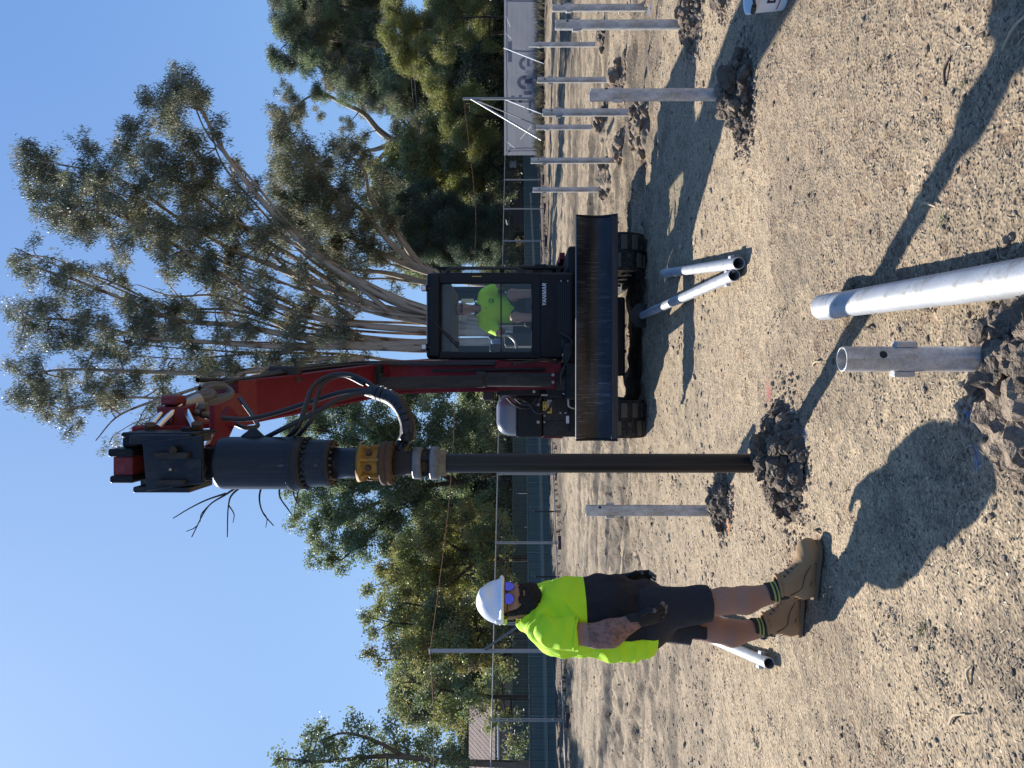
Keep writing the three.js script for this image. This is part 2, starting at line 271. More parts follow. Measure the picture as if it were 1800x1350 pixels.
// ---- crumbs, straw and sticks lying on it
const clodGeos = [], clodFine = [];
for (let q = 0; q < 8; q++) for (const [det, list] of [[1, clodGeos], [2, clodFine]]) {
  const g = mergeVertices(new THREE.IcosahedronGeometry(1, det).deleteAttribute('uv').deleteAttribute('normal'), 1e-4), p = g.attributes.position, sx = rr(0.8, 1.3), sy = rr(0.55, 0.85), sz = rr(0.7, 1.1);
  for (let i = 0; i < p.count; i++) { const x = p.getX(i), y = p.getY(i), z = p.getZ(i); let k = 1 + 0.42 * N3(x * 1.3 + q * 7, y * 1.3, z * 1.3) - 0.34 * Math.abs(N3(x * 2.1 + q * 3, y * 2.1 + 4, z * 2.1)) + (det === 2 ? 0.20 : 0.12) * N3(x * 4.6, y * 4.6 + q, z * 4.6) + (det === 2 ? 0.15 * N3(x * 9, y * 9 + q, z * 9) : 0); p.setXYZ(i, x * k * sx, y * k * sy, z * k * sz); }
  const h = g.toNonIndexed(); h.computeVertexNormals(); for (let i = 0, hp = h.attributes.position; i < 1; i++) { const uv = new Float32Array(hp.count * 2); for (let k = 0; k < hp.count; k++) { uv[k * 2] = hp.getX(k) * 0.35 + hp.getY(k) * 0.2; uv[k * 2 + 1] = hp.getZ(k) * 0.35 + hp.getY(k) * 0.25; } h.setAttribute('uv', new THREE.BufferAttribute(uv, 2)); } list.push(norm(h));
}
const soilTex = tex(512, (u, v) => { const a = fbm(u, v, 6, 6, 61), b = fbm(u, v, 60, 3, 63), k = 0.62 + 0.5 * (a - 0.5) + 0.5 * b; return [212 * k, 200 * k, 186 * k]; }, true, 1);
const soilBump = tex(512, (u, v) => { const a = fbm(u, v, 20, 5, 67) * 255; return [a, a, a]; }, false, 1);
M.clay = [lin(0.27, 0.232, 0.194), lin(0.37, 0.318, 0.262), lin(0.205, 0.178, 0.152)].map(c => std(c, 0.95, 0, { map: soilTex, bumpMap: soilBump, bumpScale: 0.01 }));
M.crumb = std(lin(1, 1, 1), 1);
{
  const place = (name, label, cat, geo, n, fn, mat) => {
    const im = new THREE.InstancedMesh(geo, mat, n), m = new THREE.Matrix4(), q = new THREE.Quaternion(), e = new THREE.Euler(), c = new THREE.Color();
    for (let i = 0; i < n; i++) { const r = fn(); e.set(r.rx || 0, rnd() * 6.28, r.rz || 0); q.setFromEuler(e); m.compose(r.p, q, r.s); im.setMatrixAt(i, m); im.setColorAt(i, c.setRGB(...r.c)); }
    im.name = numbered(name); im.castShadow = im.receiveShadow = true; scene.add(im); tag(im, label, cat, null, 'stuff');
  };
  const spot = () => { const v = 1000 + 820 * Math.pow(rnd(), 0.8), p = gnd(v, rr(-30, 1380)); p.y = groundH(p.x, p.z); return p; };
  let hub = null, hubR = 0, left = 0;
  place('soil_crumbs', 'small loose crumbs of soil and grit strewn over the dry ground', 'soil crumbs', clodGeos[0], 11000, () => { let p; if (rnd() < 0.62) { if (!left) { hub = spot(); left = Math.floor(rr(10, 46)); hubR = rr(0.04, 0.13) * Math.max(1, -hub.z / 4); } left--; const a = rnd() * 6.28, q = hubR * Math.sqrt(rnd()); p = V(hub.x + Math.cos(a) * q * 0.7, 0, hub.z + Math.sin(a) * q * 1.5); p.y = groundH(p.x, p.z); } else p = spot(); const far = -p.z / 5, s = (rnd() < 0.04 ? rr(0.007, 0.015) : rr(0.0018, 0.006)) * Math.max(0.8, Math.min(2.2, far)); p.y += s * 0.25; const k = rr(0.07, 0.24); return { p, s: V(s, s * 0.8, s), c: [k * 1.15, k * 0.92, k * 0.66] }; }, M.crumb);
  const spotF = () => { const v = 1000 + 260 * Math.pow(rnd(), 1.5), p = gnd(v, rr(-30, 1380)); p.y = groundH(p.x, p.z); return p; };
  place('soil_clods', 'loose brown clods strewn over the churned ground farther out', 'soil clods', clodGeos[2], 3200, () => { const p = spotF(), s = rr(0.006, 0.016) * (rnd() < 0.05 ? 2 : 1); p.y += s * 0.2; const k = rr(0.14, 0.36); return { p, s: V(s * 1.3, s * 0.8, s), c: [k * 1.15, k * 0.92, k * 0.66] }; }, M.crumb);
  const st = new THREE.BoxGeometry(1, 0.06, 0.06);
  place('dry_straw', 'pale bits of dry straw scattered over the sandy ground', 'dry straw', st, 1500, () => { const p = spot(), L = rr(0.01, 0.035); p.y += 0.004; const k = rr(0.3, 0.55); return { p, s: V(L, rr(0.02, 0.035), rr(0.02, 0.04)), rz: rr(-0.15, 0.15), c: [k, k * 0.85, k * 0.6] }; }, M.crumb);
  // small dry weed tufts
  const bl = []; for (let i = 0; i < 16; i++) { const a = rnd() * 6.28, l = rr(0.4, 1), le = rr(0.5, 1.3); bl.push(taperTube([V(0, 0, 0), V(Math.cos(a) * l * 0.35, l * 0.28, Math.sin(a) * l * 0.35), V(Math.cos(a) * l * le, l * 0.36, Math.sin(a) * l * le)], [0.03, 0.025, 0.006], 3)); }
  const tuft = join(bl);
  const tufts = [[1495, 505], [1380, 545], [1590, 1010], [1625, 1100], [1550, 1305], [1455, 1330], [1620, 1112], [1690, 150], [1510, 235], [1660, 385], [1440, 300], [1530, 120], [1490, 860]];
  const where = ['right of the collar of the lying pile', 'between the drill mound and the lying pile', 'in the shadow of the man', 'left of the shadow of the man, farther', 'at the left edge, farther out', 'at the left edge, nearest the boots', 'left of the shadow of the man, nearer', 'near the right edge, just beside the long shadow', 'in front of the big right clay mound', 'beside the bend of the long shadow', 'between the crossed piles and the right mound', 'in the right foreground near the bucket', 'left of the near end of the drill shadow'];
  tufts.forEach(([v, y], i) => { const p = gnd(v, y); p.y = groundH(p.x, p.z); const o = mesh('weed_tuft', tuft, std(lin(0.16 + 0.03 * (i % 3), 0.15 + 0.02 * (i % 2), 0.075), 0.9)); o.position.copy(p); const s = rr(0.035, 0.06); o.scale.set(s, s, s); o.rotation.y = i; tag(o, 'small dry weed tuft in the sand ' + where[i], 'weed', 'weed tufts in the foreground dirt'); });
  const sticks = [[1660, 128, 0.10, 0.4, 'dark bark stick lying right of the drill shadow'], [1790, 55, 0.16, 1.2, 'pale stick lying in the lower right corner of the ground'], [1632, 362, 0.11, 1.9, 'pale curved strip of bark beside the long narrow shadow'], [1437, 640, 0.12, 1.4, 'thin bent straw stalk beside the upright open pile'], [1525, 580, 0.09, 1.6, 'thin dark twig between the lying pipe and the open pile'], [1690, 1262, 0.13, 0.9, 'thin twig lying on the sand left of the man shadow'], [1712, 1185, 0.07, 0.2, 'short pale stick on the sand in the left foreground'], [1435, 935, 0.10, 1.5, 'dark twig lying on the dirt in front of the brown boots']];
  for (const [v, y, L, a, lab] of sticks) { const p = gnd(v, y); p.y = groundH(p.x, p.z) + 0.006; const c = Math.cos(a), s = Math.sin(a), o = mesh('stick', taperTube([V(-L / 2 * c, 0, -L / 2 * s), V(0.01, 0.008, -0.008), V(L / 2 * c, 0.002, L / 2 * s)], [0.004, 0.006, 0.003], 6), std(lab.includes('dark') ? lin(0.06, 0.045, 0.035) : lin(0.42, 0.32, 0.2), 0.9)); o.position.copy(p); tag(o, lab, 'stick'); }
}
// ---- sprayed survey paint on the dirt
{
  const sprayTex = c => { const S = 128, data = new Uint8Array(S * S * 4); for (let j = 0; j < S; j++) for (let i = 0; i < S; i++) { const u = i / S - 0.5, v = j / S - 0.5, r = Math.hypot(u, v) * 2, n = fbm(i / S, j / S, 24, 4, c), k = clamp((1 - r) * 1.0 + (n - 0.62) * 2.2, 0, 1) * (r < 0.98 ? 0.8 : 0) * 255, o = (j * S + i) * 4; data[o] = data[o + 1] = data[o + 2] = k; data[o + 3] = 255; } return mkTex(data, S, false); };
  const al = [sprayTex(200), sprayTex(201), sprayTex(202)];
  const marks = [[1350, 688, 0.19, 0.15, [0.50, 0.12, 0.12], 'faint pink paint sprayed on the dirt beside the drill mound'], [1412, 765, 0.10, 0.14, [0.08, 0.15, 0.30], 'blue paint mark in front of the drill mound'], [1702, 728, 0.07, 0.08, [0.06, 0.18, 0.45], 'blue paint on the dirt left of the open pile mound'], [1718, 806, 0.13, 0.05, [0.06, 0.15, 0.36], 'blue paint streak at the edge of the man shadow'], [1685, 512, 0.10, 0.10, [0.06, 0.18, 0.42], 'blue paint specks between the near pipe and the mound'], [1285, 925, 0.22, 0.12, [0.62, 0.20, 0.03], 'orange paint sprayed on the dirt left of the drill'], [1283, 882, 0.07, 0.08, [0.05, 0.16, 0.5], 'blue paint beside the small mound left of the drill'], [1146, 18, 0.10, 0.35, [0.10, 0.24, 0.5], 'blue paint at the foot of the rightmost pile'], [1328, 187, 0.06, 0.06, [0.1, 0.2, 0.5], 'blue paint speck in front of the right mound']];
  marks.forEach(([v, y, w, l, c, lab], i) => {
    const p = gnd(v, y), g = new THREE.PlaneGeometry(w, l, 8, 8).rotateX(-Math.PI / 2), q = g.attributes.position;
    for (let k = 0; k < q.count; k++) q.setY(k, groundH(p.x + q.getX(k), p.z + q.getZ(k)) + 0.004);
    const o = mesh('paint_mark', g, std(lin(...c), 0.95, 0, { alphaMap: al[i % 3], transparent: true })); o.position.set(p.x, 0, p.z); tag(o, lab, 'paint mark');
  });
}
// ---------------------------------------------------------------- mounds of dug clay
function mound(name, X, d, rx, rz, h, nClod, size, label, fine = true, keepOff = null) {
  const o = thing(name, V(X, 0, -d), label, 'dirt mound', 'mounds of dug clay round the piles');
  const n = 34, g = new THREE.PlaneGeometry(2, 2, n, n).rotateX(-Math.PI / 2), p = g.attributes.position, ph = rnd() * 50;
  const H = (x, z) => { const an = Math.atan2(z, x), ed = 0.86 + 0.34 * N3(Math.cos(an) * 1.4 + ph, Math.sin(an) * 1.4, 1.5), r = Math.hypot(x, z) / ed; return h * Math.max(0, 1 - r * r) * (0.8 + 0.7 * N3(x * 2.5 + ph, 3, z * 2.5)) + (r < 1.08 ? h * 0.22 * Math.abs(N3(x * 9 + ph, 5, z * 9)) : 0) - smooth(0.9, 1.15, r) * 0.05; };
  for (let k = 0; k < p.count; k++) { const x = p.getX(k), z = p.getZ(k); p.setXYZ(k, x * rx, H(x, z) + groundH(X + x * rx, -d + z * rz), z * rz); }
  const u = g.attributes.uv; for (let k = 0; k < u.count; k++) u.setXY(k, p.getX(k) * 2.2 + ph, p.getZ(k) * 2.2);
  g.computeVertexNormals();
  const geos = [g], list = [];
  for (let i = 0; i < nClod; i++) {
    const a = rnd() * 6.28, r = Math.pow(rnd(), 0.6) * 1.0, x = Math.cos(a) * r, z = Math.sin(a) * r, s = size * Math.pow(rr(0.35, 1), 1.5) * (r > 0.85 ? 0.6 : 1) * (rnd() < 0.08 ? 1.5 : 1);
    if (keepOff && keepOff(X + x * rx, -d + z * rz, s)) continue;
    const m = new THREE.Matrix4().compose(V(x * rx, H(x, z) + groundH(X + x * rx, -d + z * rz) + s * 0.22, z * rz), new THREE.Quaternion().setFromEuler(new THREE.Euler(rr(-0.7, 0.7), rnd() * 6.28, rr(-0.7, 0.7))), V(s, s, s));
    list.push([m, s]);
  }
  if (fine) {
    mesh('heap', g, M.clay[2], o);
    for (const [m, s] of list) { const c = mesh('clod', (s > size * 0.42 ? clodFine : clodGeos)[Math.floor(rnd() * 8)], M.clay[Math.floor(rnd() * 3)], o); c.applyMatrix4(m); }
    // crumbs too small to pick out singly
    const im = new THREE.InstancedMesh(clodGeos[1], M.crumb, 520), c = new THREE.Color(), m = new THREE.Matrix4();
    for (let i = 0; i < 520; i++) { const a = rnd() * 6.28, r = Math.pow(rnd(), 0.5) * 1.35, x = Math.cos(a) * r, z = Math.sin(a) * r, s = size * (0.06 + 0.26 * Math.pow(rnd(), 2)); m.compose(V(x * rx, Math.max(0, H(x, z)) + groundH(X + x * rx, -d + z * rz) + s * 0.3, z * rz), new THREE.Quaternion().setFromEuler(new THREE.Euler(rnd() * 6, rnd() * 6, 0)), V(s, s, s)); im.setMatrixAt(i, m); const k = rr(0.11, 0.28); im.setColorAt(i, c.setRGB(k * 1.15, k * 0.92, k * 0.68)); }
    im.name = 'crumbs'; im.userData.kind = 'stuff'; im.castShadow = im.receiveShadow = true; o.add(im);
  } else { for (const [m] of list) geos.push(clodGeos[Math.floor(rnd() * 8)].clone().applyMatrix4(m)); mesh('heap', geos, M.clay[1], o); }
  return o;
}
mound('dirt_mound', 0.055, 2.15, 0.35, 0.34, 0.11, 210, 0.060, 'large mound of dark clay clods round the open pile nearest the camera', true, (x, z, s) => Math.abs(x - (0.372 + (z + 3.6) * -0.0416)) < 0.062 + s);
mound('dirt_mound', -0.42, 4.28, 0.40, 0.27, 0.14, 200, 0.050, 'dark clay mound at the foot of the turning drill pile');
mound('dirt_mound', -0.88, 5.55, 0.25, 0.22, 0.08, 60, 0.05, 'small clay mound at the pile left of the drill');
mound('dirt_mound', 1.97, 5.06, 0.36, 0.22, 0.14, 190, 0.062, 'clay mound round the tallest near pile right of the excavator');
mound('dirt_mound', 3.28, 6.5, 0.34, 0.28, 0.12, 60, 0.075, 'clay mound at the second pile from the right edge');
mound('dirt_mound', 3.0, 5.55, 0.22, 0.15, 0.09, 30, 0.06, 'low clay mound above the white bucket at the right edge');
mound('dirt_mound', 3.15, 9.0, 0.42, 0.4, 0.13, 40, 0.10, 'dark mound at the foot of the thick middle pile on the right', false);
mound('dirt_mound', 4.5, 10.9, 0.4, 0.5, 0.13, 40, 0.10, 'clay mound at the third pile row, below the banner letters', false);
mound('dirt_mound', 3.5, 10.9, 0.3, 0.4, 0.10, 30, 0.10, 'clay mound at the second pile right of the blade', false);
mound('dirt_mound', 3.45, 12.6, 0.42, 0.6, 0.14, 34, 0.11, 'clay mound at the pile nearest the excavator blade end', false);
mound('dirt_mound', 4.6, 13.1, 0.3, 0.5, 0.10, 26, 0.11, 'far clay mound behind the thick middle pile', false);
mound('dirt_mound', 6.1, 13.1, 0.3, 0.4, 0.10, 20, 0.10, 'far clay mound at the thin pile by the brace', false);
mound('dirt_mound', 4.6, 8.5, 0.3, 0.3, 0.08, 24, 0.08, 'clay mound at the rightmost pile', false);

// ---------------------------------------------------------------- steel piles standing in rows
function pileParts(o, L, r, mat, turn = 0) {
  mesh('tube', pipe(L, r), mat, o);
  for (const s of [-1, 1]) { const c = Math.cos(turn) * s, q = Math.sin(turn) * s; mesh('lug', box(-0.008, 0.010, -0.032, 0.032, -0.016, 0.016, 0.004).rotateY(-turn + (s < 0 ? Math.PI : 0)).translate(c * (r + 0.006), L - 0.19, q * (r + 0.006)), mat, o); }
  // bolt hole: dark inside of the tube seen through the wall, with its rim
  const a = turn + 1.1; mesh('bolt_hole', new THREE.CylinderGeometry(0.0115, 0.0115, 0.006, 14).rotateX(Math.PI / 2).rotateY(Math.PI / 2 - a).translate(Math.cos(a) * (r - 0.0015), L - 0.11, Math.sin(a) * (r - 0.0015)), M.hole, o);
}
M.darkSteel = std(lin(0.07, 0.068, 0.066), 0.6, 0.5, { map: grimeTex });
M.hole = std(lin(0.02, 0.02, 0.02), 0.9);
const piles = [
  [0.077, 2.29, 0.55, 0.039, 'open galvanised pile standing nearest the camera, between two clay heaps'],
  [2.03, 5.2, 1.04, 0.0435, 'tall galvanised pile in the big right clay mound'],
  [3.26, 6.72, 1.21, 0.0445, 'thick galvanised pile, second from the right edge'],
  [4.60, 11.2, 1.25, 0.0445, 'galvanised pile standing in front of the banner letters'],
  [3.36, 9.16, 1.24, 0.0475, 'thick galvanised pile directly left of the tallest near one'],
  [4.60, 13.26, 1.22, 0.0475, 'short far pile beside the foot of the slanting brace'],
  [3.38, 11.2, 1.35, 0.0455, 'second pile to the right of the excavator blade'],
  [3.36, 12.8, 1.29, 0.0455, 'first pile to the right of the excavator blade'],
  [6.10, 13.3, 1.345, 0.0455, 'thin far pile beside the white fence brace'],
  [4.43, 8.72, 1.14, 0.0435, 'rightmost galvanised pile with blue paint at its foot'],
  [-0.99, 5.79, 1.02, 0.0445, 'lone galvanised pile between the man and the drill'],
];
piles.forEach(([x, d, L, r, lab], i) => { const o = thing('steel_pile', V(x, 0, -d), lab, 'steel pile', 'galvanised piles screwed into the ground'); pileParts(o, L, r, M.galv, i === 0 ? 0.15 : rr(-0.5, 0.5)); });
{ // piles lying on the ground
  const lay = (a, b, r, mat, label, opts = {}) => {
    const dir = b.clone().sub(a), L = dir.length(), o = thing('lying_pile', a, label, 'steel pile', 'spare piles lying on the dirt');
    o.quaternion.setFromUnitVectors(UP, dir.normalize());
    mesh('tube', pipe(L, r), mat, o); if (opts.collar) { mesh('collar', new THREE.LatheGeometry([[r * 0.99, 0.0], [r * 1.07, 0.004], [r * 1.07, 0.16], [r * 1.0, 0.175]].map(p => new THREE.Vector2(...p)), 28).translate(0, opts.collar - 0.05, 0), mat, o); }
    if (opts.band) for (const q of opts.band) mesh('coupling_ring', new THREE.LatheGeometry([[r, 0], [r * 1.12, 0.006], [r * 1.12, 0.05], [r, 0.056]].map(p => new THREE.Vector2(...p)), 28).translate(0, q, 0), mat, o);
    if (opts.lug) for (const s of [-1, 1]) mesh('lug', box(-0.008, 0.012, -0.03, 0.03, -0.015, 0.015, 0.004).rotateY(s < 0 ? Math.PI : 0).translate(s * (r + 0.006), L - 0.16, 0), mat, o);
    if (opts.hole) mesh('bolt_hole', new THREE.CylinderGeometry(0.011, 0.011, 0.006, 12).rotateX(Math.PI / 2).translate(0, L - 0.12, r - 0.0015), M.hole, o);
    if (opts.helix) { const mat = M.darkSteel; const g = new THREE.BufferGeometry(), pos = [], idx = [], R = opts.helix, n = 40; for (let i = 0; i <= n; i++) { const t = i / n * 6.1; for (const rad of [r, R]) for (const e of [0, 0.008]) pos.push(Math.cos(t) * rad, 0.03 + i / n * 0.09 + e, Math.sin(t) * rad); } for (let i = 0; i < n; i++) { const q = i * 4, w = q + 4; idx.push(q, q + 2, w, q + 2, w + 2, w, q + 1, w + 1, q + 3, q + 3, w + 1, w + 3, q + 2, q + 3, w + 2, q + 3, w + 3, w + 2); } g.setAttribute('position', new THREE.Float32BufferAttribute(pos, 3)); g.setIndex(idx); const gg = g.toNonIndexed(); gg.computeVertexNormals(); mesh('helix_blade', gg, mat, o); }
    return o;
  };
  lay(V(0.372, 0.068, -3.60), V(0.27, 0.068, -1.15), 0.058, M.galvBright, 'thick bright galvanised pile lying in the near foreground', { collar: 0.05 });
  lay(V(1.135, 0.05, -7.6), V(0.82, 0.05, -5.03), 0.042, M.galvBright, 'spare pile lying on the right of the crossed pair below the blade', { band: [0.1, 0.26], lug: 1, hole: 1 });
  lay(V(0.80, 0.10, -8.7), V(0.752, 0.055, -5.12), 0.042, M.galvBright, 'spare pile with a helix disc, left of the crossed pair below the blade', { band: [0.7, 0.9], lug: 1, hole: 1, helix: 0.145 });
  lay(V(-2.20, 0.05, -6.7), V(-1.665, 0.05, -4.42), 0.034, M.galvBright, 'white looking spare pile lying behind the left leg of the man', { lug: 1, hole: 1 });
  lay(V(-2.03, 0.05, -6.7), V(-1.53, 0.05, -4.53), 0.034, M.galvBright, 'spare pile mostly hidden behind both legs of the man', {});
}
{ // white pail at the right edge
  const o = thing('paint_bucket', V(2.30, 0, -4.3), 'white plastic bucket with dark label and black handle, cut by the right edge', 'bucket');
  mesh('pail', new THREE.LatheGeometry([[0, 0], [0.118, 0], [0.122, 0.006], [0.137, 0.185], [0.143, 0.187], [0.143, 0.200], [0.135, 0.200], [0.132, 0.19], [0.118, 0.012], [0, 0.012]].map(p => new THREE.Vector2(...p)), 40), M.white, o);
  mesh('handle', hose([V(-0.145, 0.185, 0.0), V(-0.155, 0.19, 0.05), V(-0.13, 0.215, 0.11), V(0, 0.235, 0.15), V(0.13, 0.215, 0.11), V(0.145, 0.185, 0)], 0.008, 24), M.plastic, o);
  mesh('grip', cyl(V(-0.158, 0.196, 0.03), V(-0.150, 0.205, 0.085), 0.014), M.plastic, o);
  const band = (a0, a1, y0, y1, r) => { const g = new THREE.CylinderGeometry(r + (y1 - 0.0) * 0.08, r + y0 * 0.08, y1 - y0, 16, 1, true, a0, a1 - a0); return g.translate(0, (y0 + y1) / 2, 0); };
  mesh('label_panel', band(-1.15, -0.75, 0.075, 0.125, 0.1225), std(lin(0.02, 0.02, 0.04), 0.5), o);
  mesh('label_mark', band(-1.02, -0.92, 0.088, 0.112, 0.1235), M.white, o);
  mesh('label_stripe', band(-1.6, 0.6, 0.048, 0.055, 0.1225), std(lin(0.35, 0.02, 0.03), 0.5), o);
}

// ---------------------------------------------------------------- fences, posts and wires behind the site
const ORD = ['first', 'second', 'third', 'fourth', 'fifth', 'sixth', 'seventh', 'eighth', 'ninth', 'tenth', 'eleventh', 'twelfth', 'thirteenth', 'fourteenth', 'fifteenth', 'sixteenth', 'seventeenth', 'eighteenth', 'nineteenth', 'twentieth'];
M.fenceTube = std(lin(0.36, 0.36, 0.35), 0.55, 0.6);
M.wire = std(lin(0.20, 0.20, 0.20), 0.6, 0.5);
M.colorbond = phy(lin(0.105, 0.135, 0.115), 0.75, { specularIntensity: 0.4 });
M.colorbondRail = phy(lin(0.14, 0.19, 0.16), 0.7, { specularIntensity: 0.4 });
M.timberGreen = std(lin(0.20, 0.235, 0.185), 0.85, 0, { map: grimeTex });
{
  const D = V(0.722, 0, -0.692), A = V(-9.9, 0, -21.8), side = V(0.692, 0, 0.722), PL = 2.94, H = 2.35;
  // one panel, built once, cloned along the line
  const proto = new THREE.Group();
  const tb = (a, b) => cyl(a, b, 0.019, 0.019, 8);
  mesh('frame', [tb(V(0, 0.12, 0), V(0, H, 0)), tb(V(PL, 0.12, 0), V(PL, H, 0)), tb(V(0, H - 0.04, 0), V(PL, H - 0.04, 0)), tb(V(0, 0.2, 0), V(PL, 0.2, 0))], M.fenceTube, proto);
  const w = []; for (let x = 0.1; x < PL; x += 0.1) w.push(box(x - 0.0016, x + 0.0016, 0.2, H - 0.04, -0.0016, 0.0016)); for (let y = 0.5; y < H - 0.1; y += 0.3) w.push(box(0, PL, y - 0.0016, y + 0.0016, 0.002, 0.0052));
  const wm = mesh('wire_mesh', w, M.wire, proto); wm.userData.kind = 'stuff';
  mesh('clamp', [box(-0.06, 0.02, H - 0.25, H - 0.21, -0.03, 0.03), box(-0.06, 0.02, 0.5, 0.54, -0.03, 0.03)], M.steel, proto);
  let n = 0;
  for (let s = -6; s <= 30; s += 3) {
    const o = proto.clone(); o.name = numbered('temporary_fence'); o.position.copy(A).addScaledVector(D, s + 0.03); o.rotation.y = Math.atan2(0.692, 0.722); scene.add(o);
    const vis = s >= -3; tag(o, vis ? `${ORD[n]} temporary wire fence panel counted from the left edge` : 'temporary wire fence panel beyond the left edge', 'fence panel', 'temporary fence panels'); 
    const b = mesh('concrete_block', box(-0.3, 0.3, 0.0, 0.15, -0.11, 0.11, 0.03), M.concreteRed); b.position.copy(A).addScaledVector(D, s); b.rotation.y = Math.atan2(0.692, 0.722) + Math.PI / 2; tag(b, vis ? `dark red block foot under the left end of fence panel ${ORD[n]} from the left` : 'dark red block foot beyond the left edge', 'fence foot', 'block feet of the temporary fence');
    if (vis) n++;
  }
  // the stretch covered in shade cloth
  const B = V(13.9, 0, -44.4);
  for (let i = 0; i < 4; i++) { const o = proto.clone(); o.name = numbered('temporary_fence'); o.position.copy(B).add(V(i * 3, 0, 0)); scene.add(o); tag(o, `${ORD[i]} fence panel behind the shade cloth counted from its left end`, 'fence panel', 'panels carrying the shade cloth'); }
  {
    const nx = 60, ny = 10, g = new THREE.PlaneGeometry(12.4, 2.0, nx, ny), p = g.attributes.position; for (let k = 0; k < p.count; k++) p.setZ(k, 0.035 * N3(p.getX(k) * 0.9, p.getY(k) * 1.3, 2) + 0.02 * N3(p.getX(k) * 3, p.getY(k) * 2, 4));
    g.computeVertexNormals();
    const c = document.createElement('canvas'); c.width = 1536; c.height = 256; const x = c.getContext('2d'); x.fillStyle = 'rgb(150,153,162)'; x.fillRect(0, 0, 1536, 256);
    x.fillStyle = 'rgb(172,171,170)'; for (let i = 0; i < 60; i++) { x.globalAlpha = 0.15; x.fillRect(rnd() * 1536, rnd() * 256, rr(30, 160), rr(2, 9)); } x.globalAlpha = 1;
    // the print shows through from its far side
    x.strokeStyle = x.fillStyle = 'rgb(92,97,116)'; x.lineWidth = 26;
    const U = y => ((675 - y) / F * 44.4 - 13.7) / 12.4 * 1536, W = v => ((v - 886) / 60) * 256;
    x.fillRect(U(110), W(893), U(74) - U(110), W(900) - W(893));
    x.beginPath(); x.arc(U(113), W(924), 36, Math.PI * 1.0, Math.PI * 2.0); x.stroke(); x.fillRect(U(118), W(927), 60, 22);
    x.beginPath(); x.arc(U(146), W(922), 40, Math.PI * 0.9, Math.PI * 2.1); x.stroke(); x.fillRect(U(148), W(923), 34, 60);
    x.fillRect(U(180), W(898), 46, 30); x.fillRect(U(182), W(912), 60, 26); x.fillRect(U(168), W(922), 28, 60); x.fillRect(U(200), W(930), 90, 20);
    x.strokeStyle = 'rgb(236,238,240)'; x.lineWidth = 5; for (const [a, b, e, f] of [[246, 915, 222, 935], [250, 890, 262, 906], [30, 889, 48, 897], [60, 889, 70, 899]]) { x.beginPath(); x.moveTo(U(a), W(b)); x.lineTo(U(e), W(f)); x.stroke(); }
    const t = new THREE.CanvasTexture(c); t.colorSpace = THREE.SRGBColorSpace;
    const o = mesh('shade_cloth', g, phy(lin(0.8, 0.8, 0.8), 0.95, { map: t, transmission: 0.4, thickness: 0, side: THREE.DoubleSide })); o.position.set(13.7 + 6.2, 1.36, -44.3); tag(o, 'grey shade cloth banner with faint dark letters on the right fence', 'banner');
  }
  const brace = (a, b, lab, r = 0.03, m = M.white) => tag(mesh('fence_brace', cyl(a, b, r, r, 8), m), lab, 'fence brace', 'braces of the shade cloth fence');
  brace(at(886, 84, 44), at(952, 112, 42).setY(0.05), 'white slanting brace on the right of the shade cloth');
  brace(at(886, 174, 44), at(951, 202, 42).setY(0.05), 'white slanting brace just left of the tall right post');
  tag(mesh('fence_brace', cyl(at(862, 0, 42), at(925, -60, 42), 0.04, 0.04, 8), M.fenceTube), 'grey brace cut by the right edge', 'fence brace', 'braces of the shade cloth fence');
  // tall posts with stays
  const p1 = thing('tall_post', V(16.6, 0, -43), 'tall steel post with two stays in front of the shade cloth', 'post');
  { const L = (v, y, d) => at(v, y, d).sub(p1.position); mesh('pole', cyl(V(0, 0, 0), V(0, 4.75, 0), 0.075, 0.075, 10), M.fenceTube, p1); mesh('stay', cyl(L(826, 172, 43), L(952, 246, 41.5), 0.06, 0.06, 8), M.fenceTube, p1); mesh('stay', cyl(L(832, 174, 43), L(944, 220, 43.5), 0.035, 0.035, 8), M.fenceTube, p1); }
  const p2 = thing('tall_post', V(-8.3, 0, -23), 'tall steel post rising behind the shoulder of the man', 'post');
  mesh('pole', cyl(V(0, 0, 0), V(0, 4.25, 0), 0.065, 0.065, 12), M.fenceTube, p2); mesh('cap', box(-0.08, 0.08, 4.24, 4.3, -0.08, 0.08, 0.01), M.steel, p2);
  mesh('stay', bar(at(852, 1141, 23).sub(p2.position), at(960, 1068, 21.5).sub(p2.position), 0.09, 0.07), std(lin(0.16, 0.15, 0.11), 0.8), p2);
  // orange rope strung between the posts
  const rope = pts => new THREE.TubeGeometry(new THREE.CatmullRomCurve3(pts), 60, 0.012, 5);
  tag(mesh('rope', rope([at(756, 1147, 23), at(786, 915, 26), at(797, 779, 29), at(800, 690, 31), at(812, 560, 34), at(833, 455, 37), at(836, 372, 39), at(815, 172, 43)]), std(lin(0.24, 0.10, 0.05), 0.8)), 'thin orange rope strung between the two tall posts', 'rope');
  tag(mesh('rope', rope([at(756, 1147, 23), at(762, 1250, 22), at(762, 1360, 21)]), std(lin(0.24, 0.10, 0.05), 0.8)), 'thin orange rope running left from the tall post', 'rope');
  tag(mesh('power_line', rope([at(708, -30, 52), at(722, 130, 55), at(733, 260, 58), at(742, 390, 61)]), std(lin(0.30, 0.30, 0.30), 0.7)), 'upper overhead cable crossing the trees on the right', 'power line');
  tag(mesh('power_line', rope([at(716, -30, 52), at(728, 130, 55), at(738, 260, 58), at(748, 390, 61)]), std(lin(0.30, 0.30, 0.30), 0.7)), 'lower overhead cable crossing the trees on the right', 'power line');
  // low green steel fence: sheets between rails
  const f0 = V(-19, 0, -25.4), f1 = V(-4.9, 0, -36.6), f2 = V(17.5, 0, -57.2);
  let k = 0;
